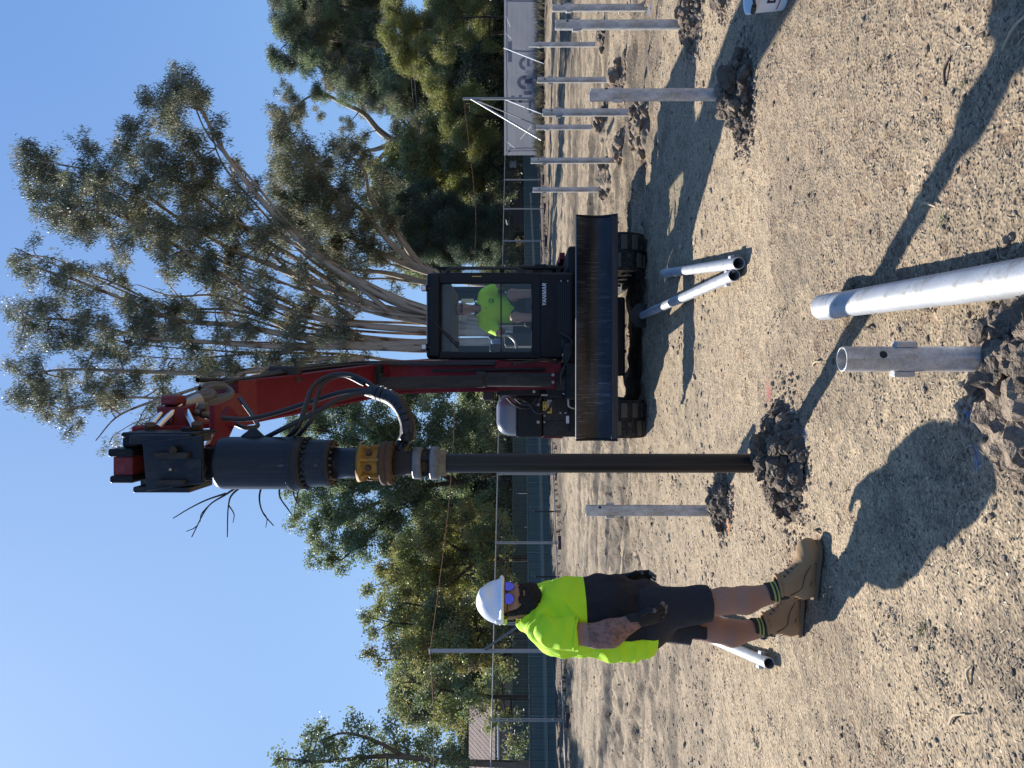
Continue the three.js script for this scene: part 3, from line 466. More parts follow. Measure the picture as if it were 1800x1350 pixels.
  const sheetG = (() => { const pts = []; const w = 2.36; for (let i = 0; i <= 6; i++) { const x = i / 6 * w; pts.push([x, 0.016], [x + 0.045, 0.016], [x + 0.065, -0.016], [x + 0.365, -0.016], [x + 0.385, 0.016]); } const pos = [], idx = []; for (const [x, z] of pts.filter(p => p[0] <= w)) { pos.push(x, 0.06, z, x, 1.06, z); } for (let i = 0; i < pos.length / 6 - 1; i++) idx.push(i * 2, i * 2 + 2, i * 2 + 1, i * 2 + 1, i * 2 + 2, i * 2 + 3); const g = new THREE.BufferGeometry(); g.setAttribute('position', new THREE.Float32BufferAttribute(pos, 3)); g.setIndex(idx); const h = g.toNonIndexed(); h.computeVertexNormals(); return norm(h); })();
  const railG = box(-0.02, 2.36, 1.05, 1.10, -0.03, 0.03), railB = box(-0.02, 2.36, 0.02, 0.07, -0.03, 0.03), postG = box(-0.03, 0.03, 0, 1.11, -0.035, 0.035);
  const runs = [[f0, f1], [f1, f2]];
  for (const [a, b] of runs) { const dir = b.clone().sub(a), L = dir.length(); dir.normalize(); for (let s = 0; s < L; s += 2.38) { const o = thing('green_steel_fence', a.clone().addScaledVector(dir, s), `low green steel fence bay, ${ORD[Math.min(19, k)]} from the left end`, 'fence bay', 'bays of the low green steel fence'); if (k >= 14) o.userData.label = k >= 21 ? 'low green steel fence bay behind the shade cloth' : `low green steel fence bay right of the cab, ${ORD[k - 14]} of that stretch`; o.rotation.y = Math.atan2(-dir.z, dir.x); mesh('sheet', sheetG, M.colorbond, o); mesh('top_rail', railG, M.colorbondRail, o); mesh('bottom_rail', railB, M.colorbondRail, o); mesh('fence_post', postG, M.colorbondRail, o); k++; } }
  // timber rail on star pickets
  const ra = V(-15, 0.50, -25.4), rb = V(-3.0, 0.56, -32.5), rc = V(4.6, 0.62, -38.6), rd = V(12.3, 0.72, -47.5);
  [[ra, rb, 'long pale green timber rail behind the man'], [rb.clone().add(V(0.02, 0.004, 0)), rc, 'pale green timber rail hidden behind the excavator'], [rc.clone().add(V(0.02, 0.004, 0)), rd, 'pale green timber rail right of the cab']].forEach(([a, b, l]) => tag(mesh('timber_rail', bar(a, b, 0.14, 0.05), M.timberGreen), l, 'timber rail', 'timber rails along the fence'));
  for (const [v, y, d, l] of [[953, 1014, 26.5, 'black star picket in front of the face of the man'], [950, 899, 28.5, 'black star picket left of the drill pile'], [948, 738, 31, 'black star picket behind the engine hood'], [926, 359, 46, 'black star picket right of the cab']]) { const p = at(v, y, d), o = thing('star_picket', V(p.x, 0, p.z), l, 'picket', 'black star pickets'); mesh('post', [box(-0.03, 0.03, 0, Math.max(0.9, p.y + 0.15), -0.006, 0.006), box(-0.006, 0.006, 0, Math.max(0.9, p.y + 0.15), 0.006, 0.035)], M.plastic, o); mesh('cap', box(-0.035, 0.035, Math.max(0.9, p.y + 0.15), Math.max(0.9, p.y + 0.15) + 0.03, -0.02, 0.04, 0.005), M.plastic, o); }
  // taller dark fence farther behind on the left
  const g0 = V(-24, 0, -41), g1 = V(-3, 0, -53); const dir = g1.clone().sub(g0), L = dir.length(); dir.normalize(); let q = 0;
  const tallG = sheetG.clone().scale(1, 1.75, 1), trail = box(-0.02, 2.36, 1.84, 1.9, -0.03, 0.03);
  for (let s = 0; s < L; s += 2.38) { const o = thing('dark_steel_fence', g0.clone().addScaledVector(dir, s), `taller dark fence bay farther back on the left, ${ORD[q]} from its left end`, 'fence bay', 'bays of the taller back fence'); o.rotation.y = Math.atan2(-dir.z, dir.x); mesh('sheet', tallG, M.colorbond, o); mesh('top_rail', trail, M.colorbondRail, o); q++; }
  // shed and sign on the right
  const sh = thing('shed', V(14.6, 0, -62), 'dark ribbed shed seen through the fence right of the cab', 'shed');
  mesh('wall', box(-1.6, 1.6, 0, 2.2, -1.2, 1.2), std(lin(0.05, 0.06, 0.07), 0.7), sh); mesh('roof', extr([[-1.8, 2.2], [1.8, 2.2], [1.8, 2.32], [0, 2.75], [-1.8, 2.32]], 2.7), std(lin(0.35, 0.37, 0.38), 0.6), sh);
  const rib = box(-0.02, 0.02, 0.05, 2.18, 1.2, 1.225); for (let i = 0; i < 13; i++) { const m = mesh('rib', rib, std(lin(0.06, 0.07, 0.08), 0.7), sh); m.position.x = -1.5 + i * 0.25; }
  const sg = thing('notice_board', V(17.4, 0, -58.6), 'small grey notice board on a post behind the fence', 'sign'); mesh('post', cyl(V(0, 0, 0), V(0, 2.2, 0), 0.04), M.wire, sg); mesh('panel', box(-0.27, 0.27, 1.65, 2.2, 0.05, 0.09, 0.01), std(lin(0.40, 0.41, 0.42), 0.6), sg);
}
{ // house at the left edge
  const o = thing('house', V(-23.6, 0, -47), 'house with a red tiled roof showing between the trees at the left edge', 'house');
  mesh('wall', box(-4, 4, 0, 2.7, -3, 3), std(lin(0.42, 0.40, 0.36), 0.9), o);
  const roof = mesh('roof', [extr([[-3.9, 0], [3.9, 0], [0, 1.9]], 9).rotateY(Math.PI / 2).translate(0, 2.7, 0)], std(lin(0.10, 0.06, 0.05), 0.9), o);
  const tile = new RoundedBoxGeometry(0.30, 0.05, 0.42, 1, 0.02), mats = [lin(0.12, 0.065, 0.052), lin(0.15, 0.08, 0.065), lin(0.095, 0.052, 0.042)].map(c => std(c, 0.85));
  const sl = Math.atan2(1.9, 3.9); let n = 0;
  for (let r = 0; r < 10; r++) for (let c = 0; c < 29; c++) { const t = 0.25 + r * 0.4, m = mesh('roof_tile', tile, mats[(r * 7 + c * 5 + (c * r) % 3) % 3], roof); m.position.set(-4.35 + c * 0.31, 2.7 + 1.9 - (4.15 - t) * Math.sin(sl) + 0.055, (4.2 - t) * Math.cos(sl) + 0.02); m.rotation.x = sl + 0.06; n++; }
  mesh('window', box(1.4, 2.6, 1.0, 2.1, 3.0, 3.04), std(lin(0.05, 0.06, 0.07), 0.2), o); mesh('gutter', box(-4.5, 4.5, 2.62, 2.74, 3.9, 4.02, 0.02), M.white, o);
}

// ---------------------------------------------------------------- trees
function leafSpray(n, len, wid, spread, droop, seedv) {
  seed = seedv; const pos = [], nor = [], idx = [];
  for (let i = 0; i < n; i++) {
    const c = V(rr(-1, 1), rr(-1, 1), rr(-1, 1)).normalize().multiplyScalar(spread * Math.pow(rnd(), 0.6));
    const d = V(rr(-1, 1), rr(-1, 1), rr(-1, 1)).normalize().multiplyScalar(1 - droop).add(V(rr(-0.3, 0.3), -droop, rr(-0.3, 0.3))).normalize(), s = V(rr(-1, 1), rr(-1, 1), rr(-1, 1)).cross(d).normalize(), nn = d.clone().cross(s).normalize();
    const L = len * rr(0.7, 1.25), w = wid * rr(0.8, 1.2), k = pos.length / 3, bend = nn.clone().multiplyScalar(L * 0.12);
    const P = [c, c.clone().addScaledVector(d, L * 0.45).addScaledVector(s, w).add(bend), c.clone().addScaledVector(d, L * 0.5).addScaledVector(s, -w).add(bend), c.clone().addScaledVector(d, L)];
    for (const p of P) { pos.push(p.x, p.y, p.z); nor.push(nn.x, nn.y, nn.z); } idx.push(k, k + 2, k + 1, k + 1, k + 2, k + 3);
  }
  const g = new THREE.BufferGeometry(); g.setAttribute('position', new THREE.Float32BufferAttribute(pos, 3)); g.setAttribute('normal', new THREE.Float32BufferAttribute(nor, 3)); g.setIndex(idx); return g;
}
const SPRAY = { gum: leafSpray(18, 0.19, 0.019, 0.34, 0.62, 11), broad: leafSpray(24, 0.10, 0.030, 0.30, 0.2, 22), fine: leafSpray(30, 0.11, 0.014, 0.30, 0.3, 33) };
M.leaf = phy(lin(1, 1, 1), 0.88, { side: THREE.DoubleSide, transmission: 0.5, thickness: 0, ior: 1.4, clearcoat: 0.32, clearcoatRoughness: 0.4 });
const barkTex = tex(512, (u, v) => { const a = fbm(u, v * 0.5, 6, 6, 71), b = fbm(u, v * 0.25, 24, 4, 73), p = smooth(0.45, 0.75, a); return [200 - 80 * p - 60 * (b - 0.4), 186 - 88 * p - 60 * (b - 0.4), 168 - 92 * p - 58 * (b - 0.4)]; }, true, 1);
M.barkGum = std(lin(0.62, 0.58, 0.53), 0.85, 0, { map: barkTex });
M.barkGrey = std(lin(0.28, 0.25, 0.22), 0.9, 0, { map: barkTex });
M.barkDark = std(lin(0.12, 0.10, 0.085), 0.95, 0, { map: barkTex });
const GREEN = { gum: [[0.142, 0.159, 0.085], [0.193, 0.194, 0.106], [0.112, 0.132, 0.075], [0.244, 0.223, 0.124]], olive: [[0.282, 0.306, 0.090], [0.222, 0.257, 0.080], [0.356, 0.335, 0.101], [0.300, 0.285, 0.100]], bright: [[0.220, 0.270, 0.051], [0.169, 0.228, 0.051], [0.270, 0.304, 0.068]], dark: [[0.059, 0.095, 0.044], [0.076, 0.116, 0.056]], sage: [[0.206, 0.261, 0.117], [0.164, 0.220, 0.102], [0.275, 0.315, 0.149]], wattle: [[0.254, 0.262, 0.051], [0.203, 0.220, 0.047], [0.304, 0.296, 0.068]], scrub: [[0.114, 0.138, 0.053], [0.166, 0.182, 0.067], [0.198, 0.182, 0.085]] };
let leafTotal = 0;
function tree(name, label, cat, d, base, limbs, clumps, kind, pal, bark, o = {}) {
  seed = Math.floor(base[0] * 131 + base[1] * 17 + d * 7);
  const b = at(900, base[1], d); b.y = 0; const T = thing(name, b, label, cat, o.group || 'trees beyond the fence'), geos = [], twigs = [];
  const P3 = (v, y, dz = 0) => at(v, y, d + dz).sub(b);
  if (o.fan) { const src = limbs.slice(0, Math.min(8, limbs.length)); for (let k = 0; k < o.fan; k++) { const [r0, r1, ...pts] = src[k % src.length], dy = rr(-1, 1) * 30, dv = rr(-20, 20), cut = pts.length - Math.floor(rr(0, 2.5)); limbs.push([r0 * rr(0.3, 0.5), r1 * 0.7, ...pts.slice(0, cut).map(([v, y], i) => { const t = i / (pts.length - 1), w = Math.sin(Math.min(1, t * 1.4) * 1.57); return [v + dv * w + (i ? rr(-8, 8) : 0), y + dy * w + (i ? rr(-7, 7) : 0)]; })]); } }
  const nodes = [], lim = limbs.map(([r0, r1, ...pts]) => { let z = rr(-1, 1) * (o.deep || 2); const ps = pts.map(([v, y], i) => { const p = P3(v, y, i === 0 ? 0 : z * i / pts.length); return p; }); const rad = ps.map((_, i) => r0 + (r1 - r0) * Math.pow(i / (ps.length - 1), 0.8)); geos.push(taperTube(ps, rad, 8)); const c = new THREE.CatmullRomCurve3(ps); for (let i = 4; i <= 24; i++) nodes.push([c.getPoint(i / 24), r0 + (r1 - r0) * i / 24]); return c; });
  const inst = [], dens = o.dens || 1;
  if (o.extra) { clumps = clumps.slice(); for (let i = 0; i < o.extra; i++) { const n = nodes[Math.floor(rnd() * nodes.length)][0]; const w = n.clone().add(b), dd = -w.z, vv = V0 - (w.y - EYE) * F / dd, yy = 675 - w.x * F / dd; if (vv > (o.below || 560)) { i -= 0.5; continue; } clumps.push([vv + rr(-42, 34), yy + rr(-42, 42), rr(13, 21), dd - d + rr(-1.5, 1.5)]); } }
  for (const [v, y, rp, dz0] of clumps) {
    const R = rp / F * d, z = (dz0 === undefined ? rr(-1, 1) * (o.deep || 2) : dz0), c = P3(v, y, z);
    let best = null, bd = 1e9; for (const n of nodes) { const q = n[0].distanceTo(c) + (n[0].y > c.y + R * 0.5 ? 1.5 : 0); if (q < bd) { bd = q; best = n; } }
    if (best) { const mid = best[0].clone().lerp(c, 0.5).add(V(rr(-0.2, 0.2), rr(-0.1, 0.35), rr(-0.2, 0.2)).multiplyScalar(R)); geos.push(taperTube([best[0], mid, c], [Math.min(best[1] * 0.7, 0.03 + R * 0.045), 0.022 + R * 0.02, 0.014], 5)); }
    const nS = Math.max(5, Math.round(14 * dens * Math.pow(R / 1.2, 1.7)));
    for (let i = 0; i < nS; i++) {
      const dir = V(rr(-1, 1), rr(-0.9, 1), rr(-1, 1)).normalize(), s = c.clone().addScaledVector(dir, R * Math.pow(rnd(), 0.45) * (kind === 'broad' ? 1.2 : 1.05)), sr = Math.min(0.95, R * 0.55) * rr(0.6, 1.25);
      if (rnd() < 0.7) twigs.push(taperTube([c, c.clone().lerp(s, 0.55).add(V(rr(-0.1, 0.1), rr(0, 0.12), rr(-0.1, 0.1))), s], [0.014, 0.010, 0.005], 3));
      const nP = Math.round(2.0 * (o.fill || 9) * rr(0.6, 1.3) * Math.pow(sr / 0.6, 1.6)), tint = pal[Math.floor(rnd() * pal.length)], tk = rr(0.75, 1.2);
      for (let k = 0; k < nP; k++) { const q = V(rr(-1, 1), rr(-1, 1), rr(-1, 1)).normalize().multiplyScalar(sr * Math.pow(rnd(), 0.5)); q.y *= 0.75; inst.push([s.clone().add(q), tint, tk * rr(0.8, 1.2)]); }
    }
  }
  if (geos.length) mesh('trunk', geos.concat(twigs), bark, T);
  if (inst.length) {
    const im = new THREE.InstancedMesh(SPRAY[kind], M.leaf, inst.length), m = new THREE.Matrix4(), q = new THREE.Quaternion(), e = new THREE.Euler(), c = new THREE.Color(), tilt = kind === 'gum' ? 0.5 : 3;
    inst.forEach(([p, t, k], i) => { const s = rr(0.75, 1.3) * (o.leaf || 1) * (kind === 'gum' ? 1.15 : 1.3); e.set(rr(-tilt, tilt), rnd() * 6.28, rr(-tilt, tilt)); q.setFromEuler(e); m.compose(p, q, V(s, s, s)); im.setMatrixAt(i, m); im.setColorAt(i, c.setRGB(t[0] * k, t[1] * k, t[2] * k)); });
    im.name = 'crown'; im.userData.kind = 'stuff'; im.castShadow = im.receiveShadow = true; T.add(im); leafTotal += inst.length;
  }
  return T;
}
const rowc = (v0, y0, v1, y1, n, r) => Array.from({ length: n }, (_, i) => [v0 + (v1 - v0) * i / (n - 1), y0 + (y1 - y0) * i / (n - 1), r]);
const BT = (d) => V0 + F * EYE / d;                         // where the ground shows at this distance
// the tall spreading gum behind the cab
tree('gum_tree', 'tall multi-stemmed gum tree with pale trunks fanning out behind the cab', 'tree', 35.5, [0, 585], [
  [0.29, 0.040, [BT(35.5), 578], [750, 545], [640, 500], [545, 440], [440, 330], [390, 262], [345, 180], [322, 150]],
  [0.22, 0.040, [BT(35.5), 580], [750, 558], [640, 530], [520, 455], [420, 395], [350, 345], [300, 310], [255, 250]],
  [0.24, 0.040, [BT(35.5), 584], [750, 566], [600, 515], [480, 468], [400, 435], [300, 375], [200, 310], [90, 285]],
  [0.20, 0.040, [BT(35.5), 588], [740, 580], [560, 560], [450, 520], [350, 458], [270, 410], [180, 370], [110, 372]],
  [0.24, 0.040, [BT(35.5), 600], [740, 603], [640, 606], [520, 592], [420, 572], [310, 562], [200, 520], [110, 485], [40, 465]],
  [0.21, 0.040, [BT(35.5), 608], [740, 612], [620, 610], [480, 609], [380, 602], [250, 592], [120, 562], [40, 560]],
  [0.29, 0.032, [BT(35.5), 620], [740, 640], [600, 643], [450, 652], [330, 656], [210, 652], [100, 650], [40, 660]],
  [0.15, 0.024, [640, 630], [540, 632], [430, 655], [320, 690], [240, 715], [200, 735], [165, 775]],
  [0.14, 0.024, [700, 560], [600, 480], [520, 430], [440, 400], [380, 370]],
  [0.14, 0.024, [620, 560], [540, 500], [480, 450], [400, 360], [360, 300]],
  [0.12, 0.024, [560, 610], [470, 560], [380, 520], [300, 520], [240, 500]],
  [0.12, 0.024, [480, 650], [400, 690], [300, 700], [200, 700], [120, 720], [60, 705]],
  [0.14, 0.024, [700, 610], [600, 580], [500, 530], [430, 500], [340, 470]],
], [[40, 268, 26], [72, 290, 34], [48, 315, 24], [62, 340, 26], [95, 330, 30], [110, 372, 34], [140, 300, 30], [150, 252, 22], [165, 345, 34], [140, 400, 30], [185, 395, 28], [195, 300, 30], [225, 260, 30], [240, 225, 26], [205, 350, 26], [268, 185, 28], [300, 160, 30], [325, 142, 26], [345, 170, 22], [300, 205, 32], [262, 262, 30], [292, 300, 34], [330, 250, 30], [355, 285, 28], [250, 320, 26], [330, 340, 32], [372, 330, 26], [240, 380, 34], [290, 420, 30], [345, 400, 32], [395, 395, 26], [420, 350, 22], [215, 430, 24], [400, 450, 26], [445, 430, 24], [360, 470, 28], [320, 470, 22],
  [28, 458, 20], [50, 482, 24], [85, 478, 22], [112, 508, 26], [150, 490, 20], [150, 520, 22], [25, 545, 20], [50, 572, 28], [90, 590, 26], [75, 545, 22], [130, 590, 26], [170, 560, 26], [190, 595, 22], [225, 530, 24], [250, 560, 28], [215, 500, 18], [270, 600, 26], [310, 580, 24], [300, 540, 24], [345, 555, 24], [380, 580, 22], [345, 610, 22], [405, 540, 24], [440, 580, 22], [20, 640, 20], [45, 665, 26], [75, 700, 28], [25, 700, 22], [110, 665, 24], [120, 715, 26], [160, 690, 24], [150, 640, 20], [190, 660, 22], [205, 700, 22], [235, 670, 22], [60, 625, 20], [280, 680, 22], [300, 650, 22], [350, 650, 22], [400, 640, 20], [470, 550, 24], [460, 500, 22], [520, 560, 22], [540, 520, 22], [500, 610, 20], [560, 590, 20], [590, 545, 20], [610, 600, 18], [470, 650, 20], [520, 650, 20]], 'gum', GREEN.gum, M.barkGum, { deep: 2.4, fill: 7, dens: 2.3, extra: 300, below: 620, leaf: 0.85, fan: 14 });
tree('gum_tree', 'shorter gum tree leaning right from behind the cab door', 'tree', 41, [0, 500], [
  [0.30, 0.04, [BT(41), 505], [800, 490], [740, 470], [680, 420], [640, 372], [590, 335], [540, 310]],
  [0.26, 0.04, [BT(41), 508], [760, 480], [690, 455], [620, 420], [560, 390], [510, 370]],
  [0.2, 0.04, [740, 470], [690, 400], [650, 350], [640, 300], [600, 260]], [0.2, 0.04, [760, 500], [680, 480], [600, 470], [540, 440]]],
  [[492, 205, 20], [500, 240, 30], [488, 290, 28], [530, 260, 26], [520, 310, 34], [495, 345, 30], [560, 300, 30], [545, 350, 34], [585, 345, 30], [500, 390, 28], [540, 400, 34], [580, 395, 30], [615, 370, 26], [490, 430, 22], [560, 440, 28], [600, 430, 26], [640, 400, 22], [640, 440, 22], [620, 300, 22], [600, 470, 22], [670, 455, 18], [655, 340, 16], [610, 500, 20], [680, 400, 16]], 'gum', GREEN.gum, M.barkGum, { deep: 2.5, fill: 9, dens: 1.9, leaf: 0.9, extra: 40, fan: 4, below: 680 });
tree('gum_tree', 'gum tree with a thick bare forked trunk behind the overhead cables', 'tree', 66, [0, 252], [
  [0.75, 0.5, [BT(66), 250], [820, 256], [750, 252], [692, 250]], [0.34, 0.06, [694, 250], [665, 228], [640, 200], [600, 180], [568, 165], [545, 168], [520, 185]], [0.30, 0.05, [692, 252], [660, 262], [625, 270], [590, 300]], [0.28, 0.05, [694, 252], [665, 280], [640, 300], [600, 330]], [0.2, 0.05, [760, 254], [720, 225], [690, 190], [670, 150]]],
  [[500, 165, 18], [520, 190, 20], [505, 215, 18], [560, 200, 12], [640, 190, 18], [660, 175, 20], [690, 190, 18], [610, 215, 14], [640, 240, 14], [590, 260, 16], [700, 220, 20], [720, 180, 22], [735, 225, 20], [660, 300, 18], [630, 320, 18]], 'gum', GREEN.gum, M.barkGum, { deep: 3, fill: 9 });
tree('gum_tree', 'broad grey green gum tree filling the top of the right background', 'tree', 62, [0, 60], [
  [0.6, 0.08, [BT(62), 60], [800, 70], [700, 80], [600, 70], [520, 60]], [0.3, 0.05, [760, 72], [690, 120], [630, 140], [580, 130], [540, 100]], [0.3, 0.05, [740, 75], [680, 30], [600, 10], [520, 0]]],
  [[492, 0, 26], [505, 50, 28], [482, 95, 18], [505, 112, 20], [535, 20, 34], [545, 85, 34], [580, 130, 28], [575, 40, 36], [600, 90, 38], [610, 150, 24], [625, 10, 36], [640, 60, 36], [650, 120, 34], [660, 165, 24], [690, 150, 28], [680, 5, 30], [700, 190, 20], [560, 160, 18], [730, 150, 28], [560, -30, 34], [640, -40, 34], [770, 170, 22], [690, 90, 28], [740, 60, 30], [760, 110, 28]], 'gum', GREEN.gum.concat(GREEN.sage), M.barkGrey, { deep: 3, fill: 12, dens: 1.3 });
tree('wattle_tree', 'bright yellow green wattle crown at the right edge above the cables', 'tree', 54, [0, 40], [[0.14, 0.05, [BT(54), 50], [840, 60], [760, 50], [710, 50]]], [[692, 20, 22], [700, 60, 26], [695, -15, 22], [716, 95, 22], [735, 118, 16], [725, 40, 22], [742, 70, 16], [705, 110, 16]], 'fine', GREEN.wattle, M.barkDark, { deep: 1.2, fill: 14, dens: 1.6 });
tree('wattle_tree', 'bright green wattle bush low at the right edge above the banner', 'tree', 52, [0, 20], [[0.12, 0.05, [BT(52), 30], [860, 30], [800, 30]]], [[782, 10, 24], [790, 50, 24], [780, 85, 18], [815, 30, 22], [820, 70, 18], [845, 45, 18], [800, -20, 24], [845, 5, 20], [862, 80, 14]], 'fine', GREEN.wattle, M.barkDark, { deep: 1.2, fill: 14, dens: 1.5 });
tree('wattle_tree', 'rounded yellow green wattle behind the tall right post', 'tree', 53, [0, 200], [[0.14, 0.05, [BT(53), 205], [870, 205], [820, 200], [790, 190]], [0.08, 0.03, [860, 205], [830, 235], [815, 250]]], [[765, 145, 18], [780, 170, 22], [800, 195, 26], [795, 225, 20], [815, 240, 22], [838, 260, 18], [835, 215, 22], [820, 165, 20], [850, 185, 18], [860, 240, 16]], 'fine', GREEN.wattle, M.barkDark, { deep: 1.2, fill: 14, dens: 1.5 });
tree('broadleaf_tree', 'olive green tree between the gum and the dark evergreen', 'tree', 60, [0, 305], [[0.26, 0.06, [BT(60), 300], [850, 300], [760, 300], [700, 310]]], [[665, 300, 20], [668, 340, 22], [690, 320, 26], [700, 275, 24], [720, 250, 22], [735, 295, 28], [730, 340, 26], [760, 265, 24], [775, 320, 26], [770, 225, 20], [800, 280, 24], [810, 330, 24], [835, 305, 22], [690, 370, 24], [660, 385, 20], [845, 345, 20]], 'broad', GREEN.olive, M.barkDark, { deep: 2, fill: 10, leaf: 1.25, dens: 1.2 });
tree('evergreen_tree', 'dense dark evergreen tree right of the cab roof', 'tree', 56, [0, 395], [[0.25, 0.06, [BT(56), 400], [860, 400], [780, 395], [720, 390]]], [[700, 385, 22], [715, 355, 24], [720, 410, 26], [745, 380, 28], [750, 430, 26], [755, 345, 24], [785, 365, 28], [785, 405, 30], [790, 445, 24], [820, 385, 30], [820, 430, 28], [850, 400, 28], [850, 360, 20], [855, 440, 24], [880, 420, 22], [880, 380, 18], [885, 455, 20], [710, 450, 18]], 'fine', GREEN.dark, M.barkDark, { deep: 2, fill: 16, dens: 1.7 });
tree('broadleaf_tree', 'grey green tree with drooping crown behind the drill head', 'tree', 47, [0, 835], [
  [0.24, 0.05, [BT(47), 815], [880, 830], [800, 848], [730, 858], [660, 885], [620, 905], [585, 930]], [0.16, 0.04, [760, 852], [690, 900], [640, 950], [600, 985]], [0.16, 0.04, [800, 845], [720, 810], [650, 780], [580, 760]], [0.14, 0.04, [700, 870], [620, 850], [560, 850], [520, 860]]],
  [[512, 862, 14], [528, 895, 20], [515, 915, 14], [555, 930, 22], [575, 965, 22], [590, 995, 16], [555, 985, 12], [610, 975, 16], [560, 870, 24], [595, 900, 28], [620, 940, 24], [645, 965, 22], [600, 840, 26], [640, 870, 32], [660, 920, 28], [690, 950, 24], [560, 800, 26], [610, 790, 30], [650, 810, 32], [690, 850, 34], [700, 900, 30], [520, 760, 22], [555, 740, 28], [500, 735, 16], [600, 730, 30], [650, 740, 32], [700, 770, 34], [740, 820, 32], [745, 880, 26], [740, 740, 30], [780, 770, 32], [790, 840, 28], [690, 700, 24], [730, 705, 26], [780, 705, 24], [830, 740, 26], [840, 800, 26], [860, 770, 22], [740, 930, 22]], 'broad', GREEN.sage, M.barkDark, { deep: 2.5, fill: 9, leaf: 1.15, dens: 1.15 });
tree('broadleaf_tree', 'olive tree above the green fence between drill and helmet', 'tree', 44, [0, 985], [[0.2, 0.05, [BT(44), 980], [860, 985], [760, 1000], [700, 1010]], [0.12, 0.04, [840, 985], [780, 950], [750, 930]], [0.12, 0.04, [840, 985], [770, 1040], [720, 1050]]],
  [[665, 1015, 16], [650, 1035, 12], [690, 990, 24], [695, 1035, 24], [720, 960, 24], [735, 1010, 28], [730, 1055, 24], [765, 945, 26], [775, 990, 28], [780, 1040, 28], [760, 905, 24], [800, 920, 26], [815, 965, 26], [820, 1015, 26], [845, 940, 22], [850, 985, 22], [855, 1035, 22], [830, 895, 22], [870, 910, 20], [880, 960, 18], [885, 1010, 18], [670, 1060, 14]], 'broad', GREEN.olive, M.barkDark, { deep: 2, fill: 10, leaf: 1.1, dens: 1.2 });
tree('broadleaf_tree', 'autumn tinted olive tree behind the tall post and the helmet', 'tree', 40, [0, 1110], [[0.2, 0.05, [BT(40), 1105], [850, 1108], [760, 1100], [690, 1095]], [0.12, 0.04, [830, 1108], [770, 1150], [720, 1160], [670, 1160]], [0.12, 0.04, [830, 1105], [760, 1070], [710, 1060]]],
  [[645, 1085, 12], [665, 1075, 16], [660, 1110, 12], [690, 1095, 22], [700, 1065, 20], [650, 1150, 12], [668, 1165, 12], [695, 1140, 18], [725, 1085, 26], [730, 1125, 26], [725, 1165, 20], [760, 1060, 26], [765, 1105, 28], [770, 1150, 28], [800, 1080, 28], [805, 1130, 28], [805, 1175, 24], [840, 1060, 24], [840, 1105, 26], [845, 1150, 26], [870, 1085, 22], [875, 1130, 22], [865, 1180, 22], [880, 1050, 18], [750, 1190, 18]], 'broad', GREEN.olive.concat([[0.26, 0.20, 0.08], [0.20, 0.23, 0.09], [0.16, 0.19, 0.08]]), M.barkDark, { deep: 2, fill: 10, dens: 1.2 });
tree('broadleaf_tree', 'low mixed tree beside the tiled roof on the left', 'tree', 36, [0, 1225], [[0.16, 0.04, [BT(36), 1225], [860, 1225], [790, 1215], [730, 1200]], [0.1, 0.03, [850, 1225], [800, 1250], [760, 1260]]],
  [[690, 1195, 12], [705, 1180, 14], [700, 1225, 12], [730, 1200, 20], [745, 1230, 20], [770, 1195, 24], [785, 1235, 24], [760, 1262, 18], [800, 1265, 20], [815, 1210, 24], [835, 1245, 22], [850, 1205, 22], [875, 1230, 20], [885, 1190, 18], [890, 1260, 18], [870, 1275, 14], [905, 1300, 16], [900, 1335, 16], [715, 1255, 12]], 'broad', GREEN.sage.concat(GREEN.olive), M.barkDark, { deep: 1.6, fill: 10, dens: 1.2 });
tree('broadleaf_tree', 'feathery grey green tree cut by the left edge', 'tree', 31, [0, 1345], [[0.18, 0.04, [BT(31), 1345], [800, 1340], [680, 1330], [560, 1340], [490, 1335]], [0.1, 0.03, [720, 1335], [650, 1300], [600, 1290], [560, 1305]], [0.1, 0.03, [640, 1332], [580, 1370], [520, 1390]]],
  [[488, 1335, 12], [505, 1348, 14], [535, 1335, 18], [548, 1300, 16], [565, 1280, 12], [570, 1330, 22], [600, 1305, 22], [610, 1345, 26], [625, 1272, 14], [640, 1300, 22], [650, 1340, 26], [680, 1310, 24], [685, 1275, 14], [700, 1345, 28], [720, 1300, 24], [745, 1330, 26], [760, 1295, 20], [785, 1335, 24], [815, 1350, 20], [560, 1375, 26], [620, 1395, 30], [690, 1400, 30], [760, 1390, 30]], 'broad', GREEN.sage, M.barkGrey, { deep: 1.5, fill: 10, leaf: 0.95, dens: 1.2 });
tree('broadleaf_tree', 'tall tree beyond the left edge that shades the ground before the fence', 'tree', 29, [0, 1560], [[0.2, 0.05, [BT(29), 1560], [700, 1550], [500, 1540]]], [[420, 1540, 50], [480, 1500, 50], [480, 1590, 50], [550, 1470, 46], [550, 1560, 50], [620, 1500, 46], [620, 1600, 46], [690, 1460, 44], [690, 1550, 44], [560, 1640, 46], [740, 1500, 40]], 'broad', GREEN.sage, M.barkGrey, { deep: 1.8, fill: 10, dens: 1.2 });
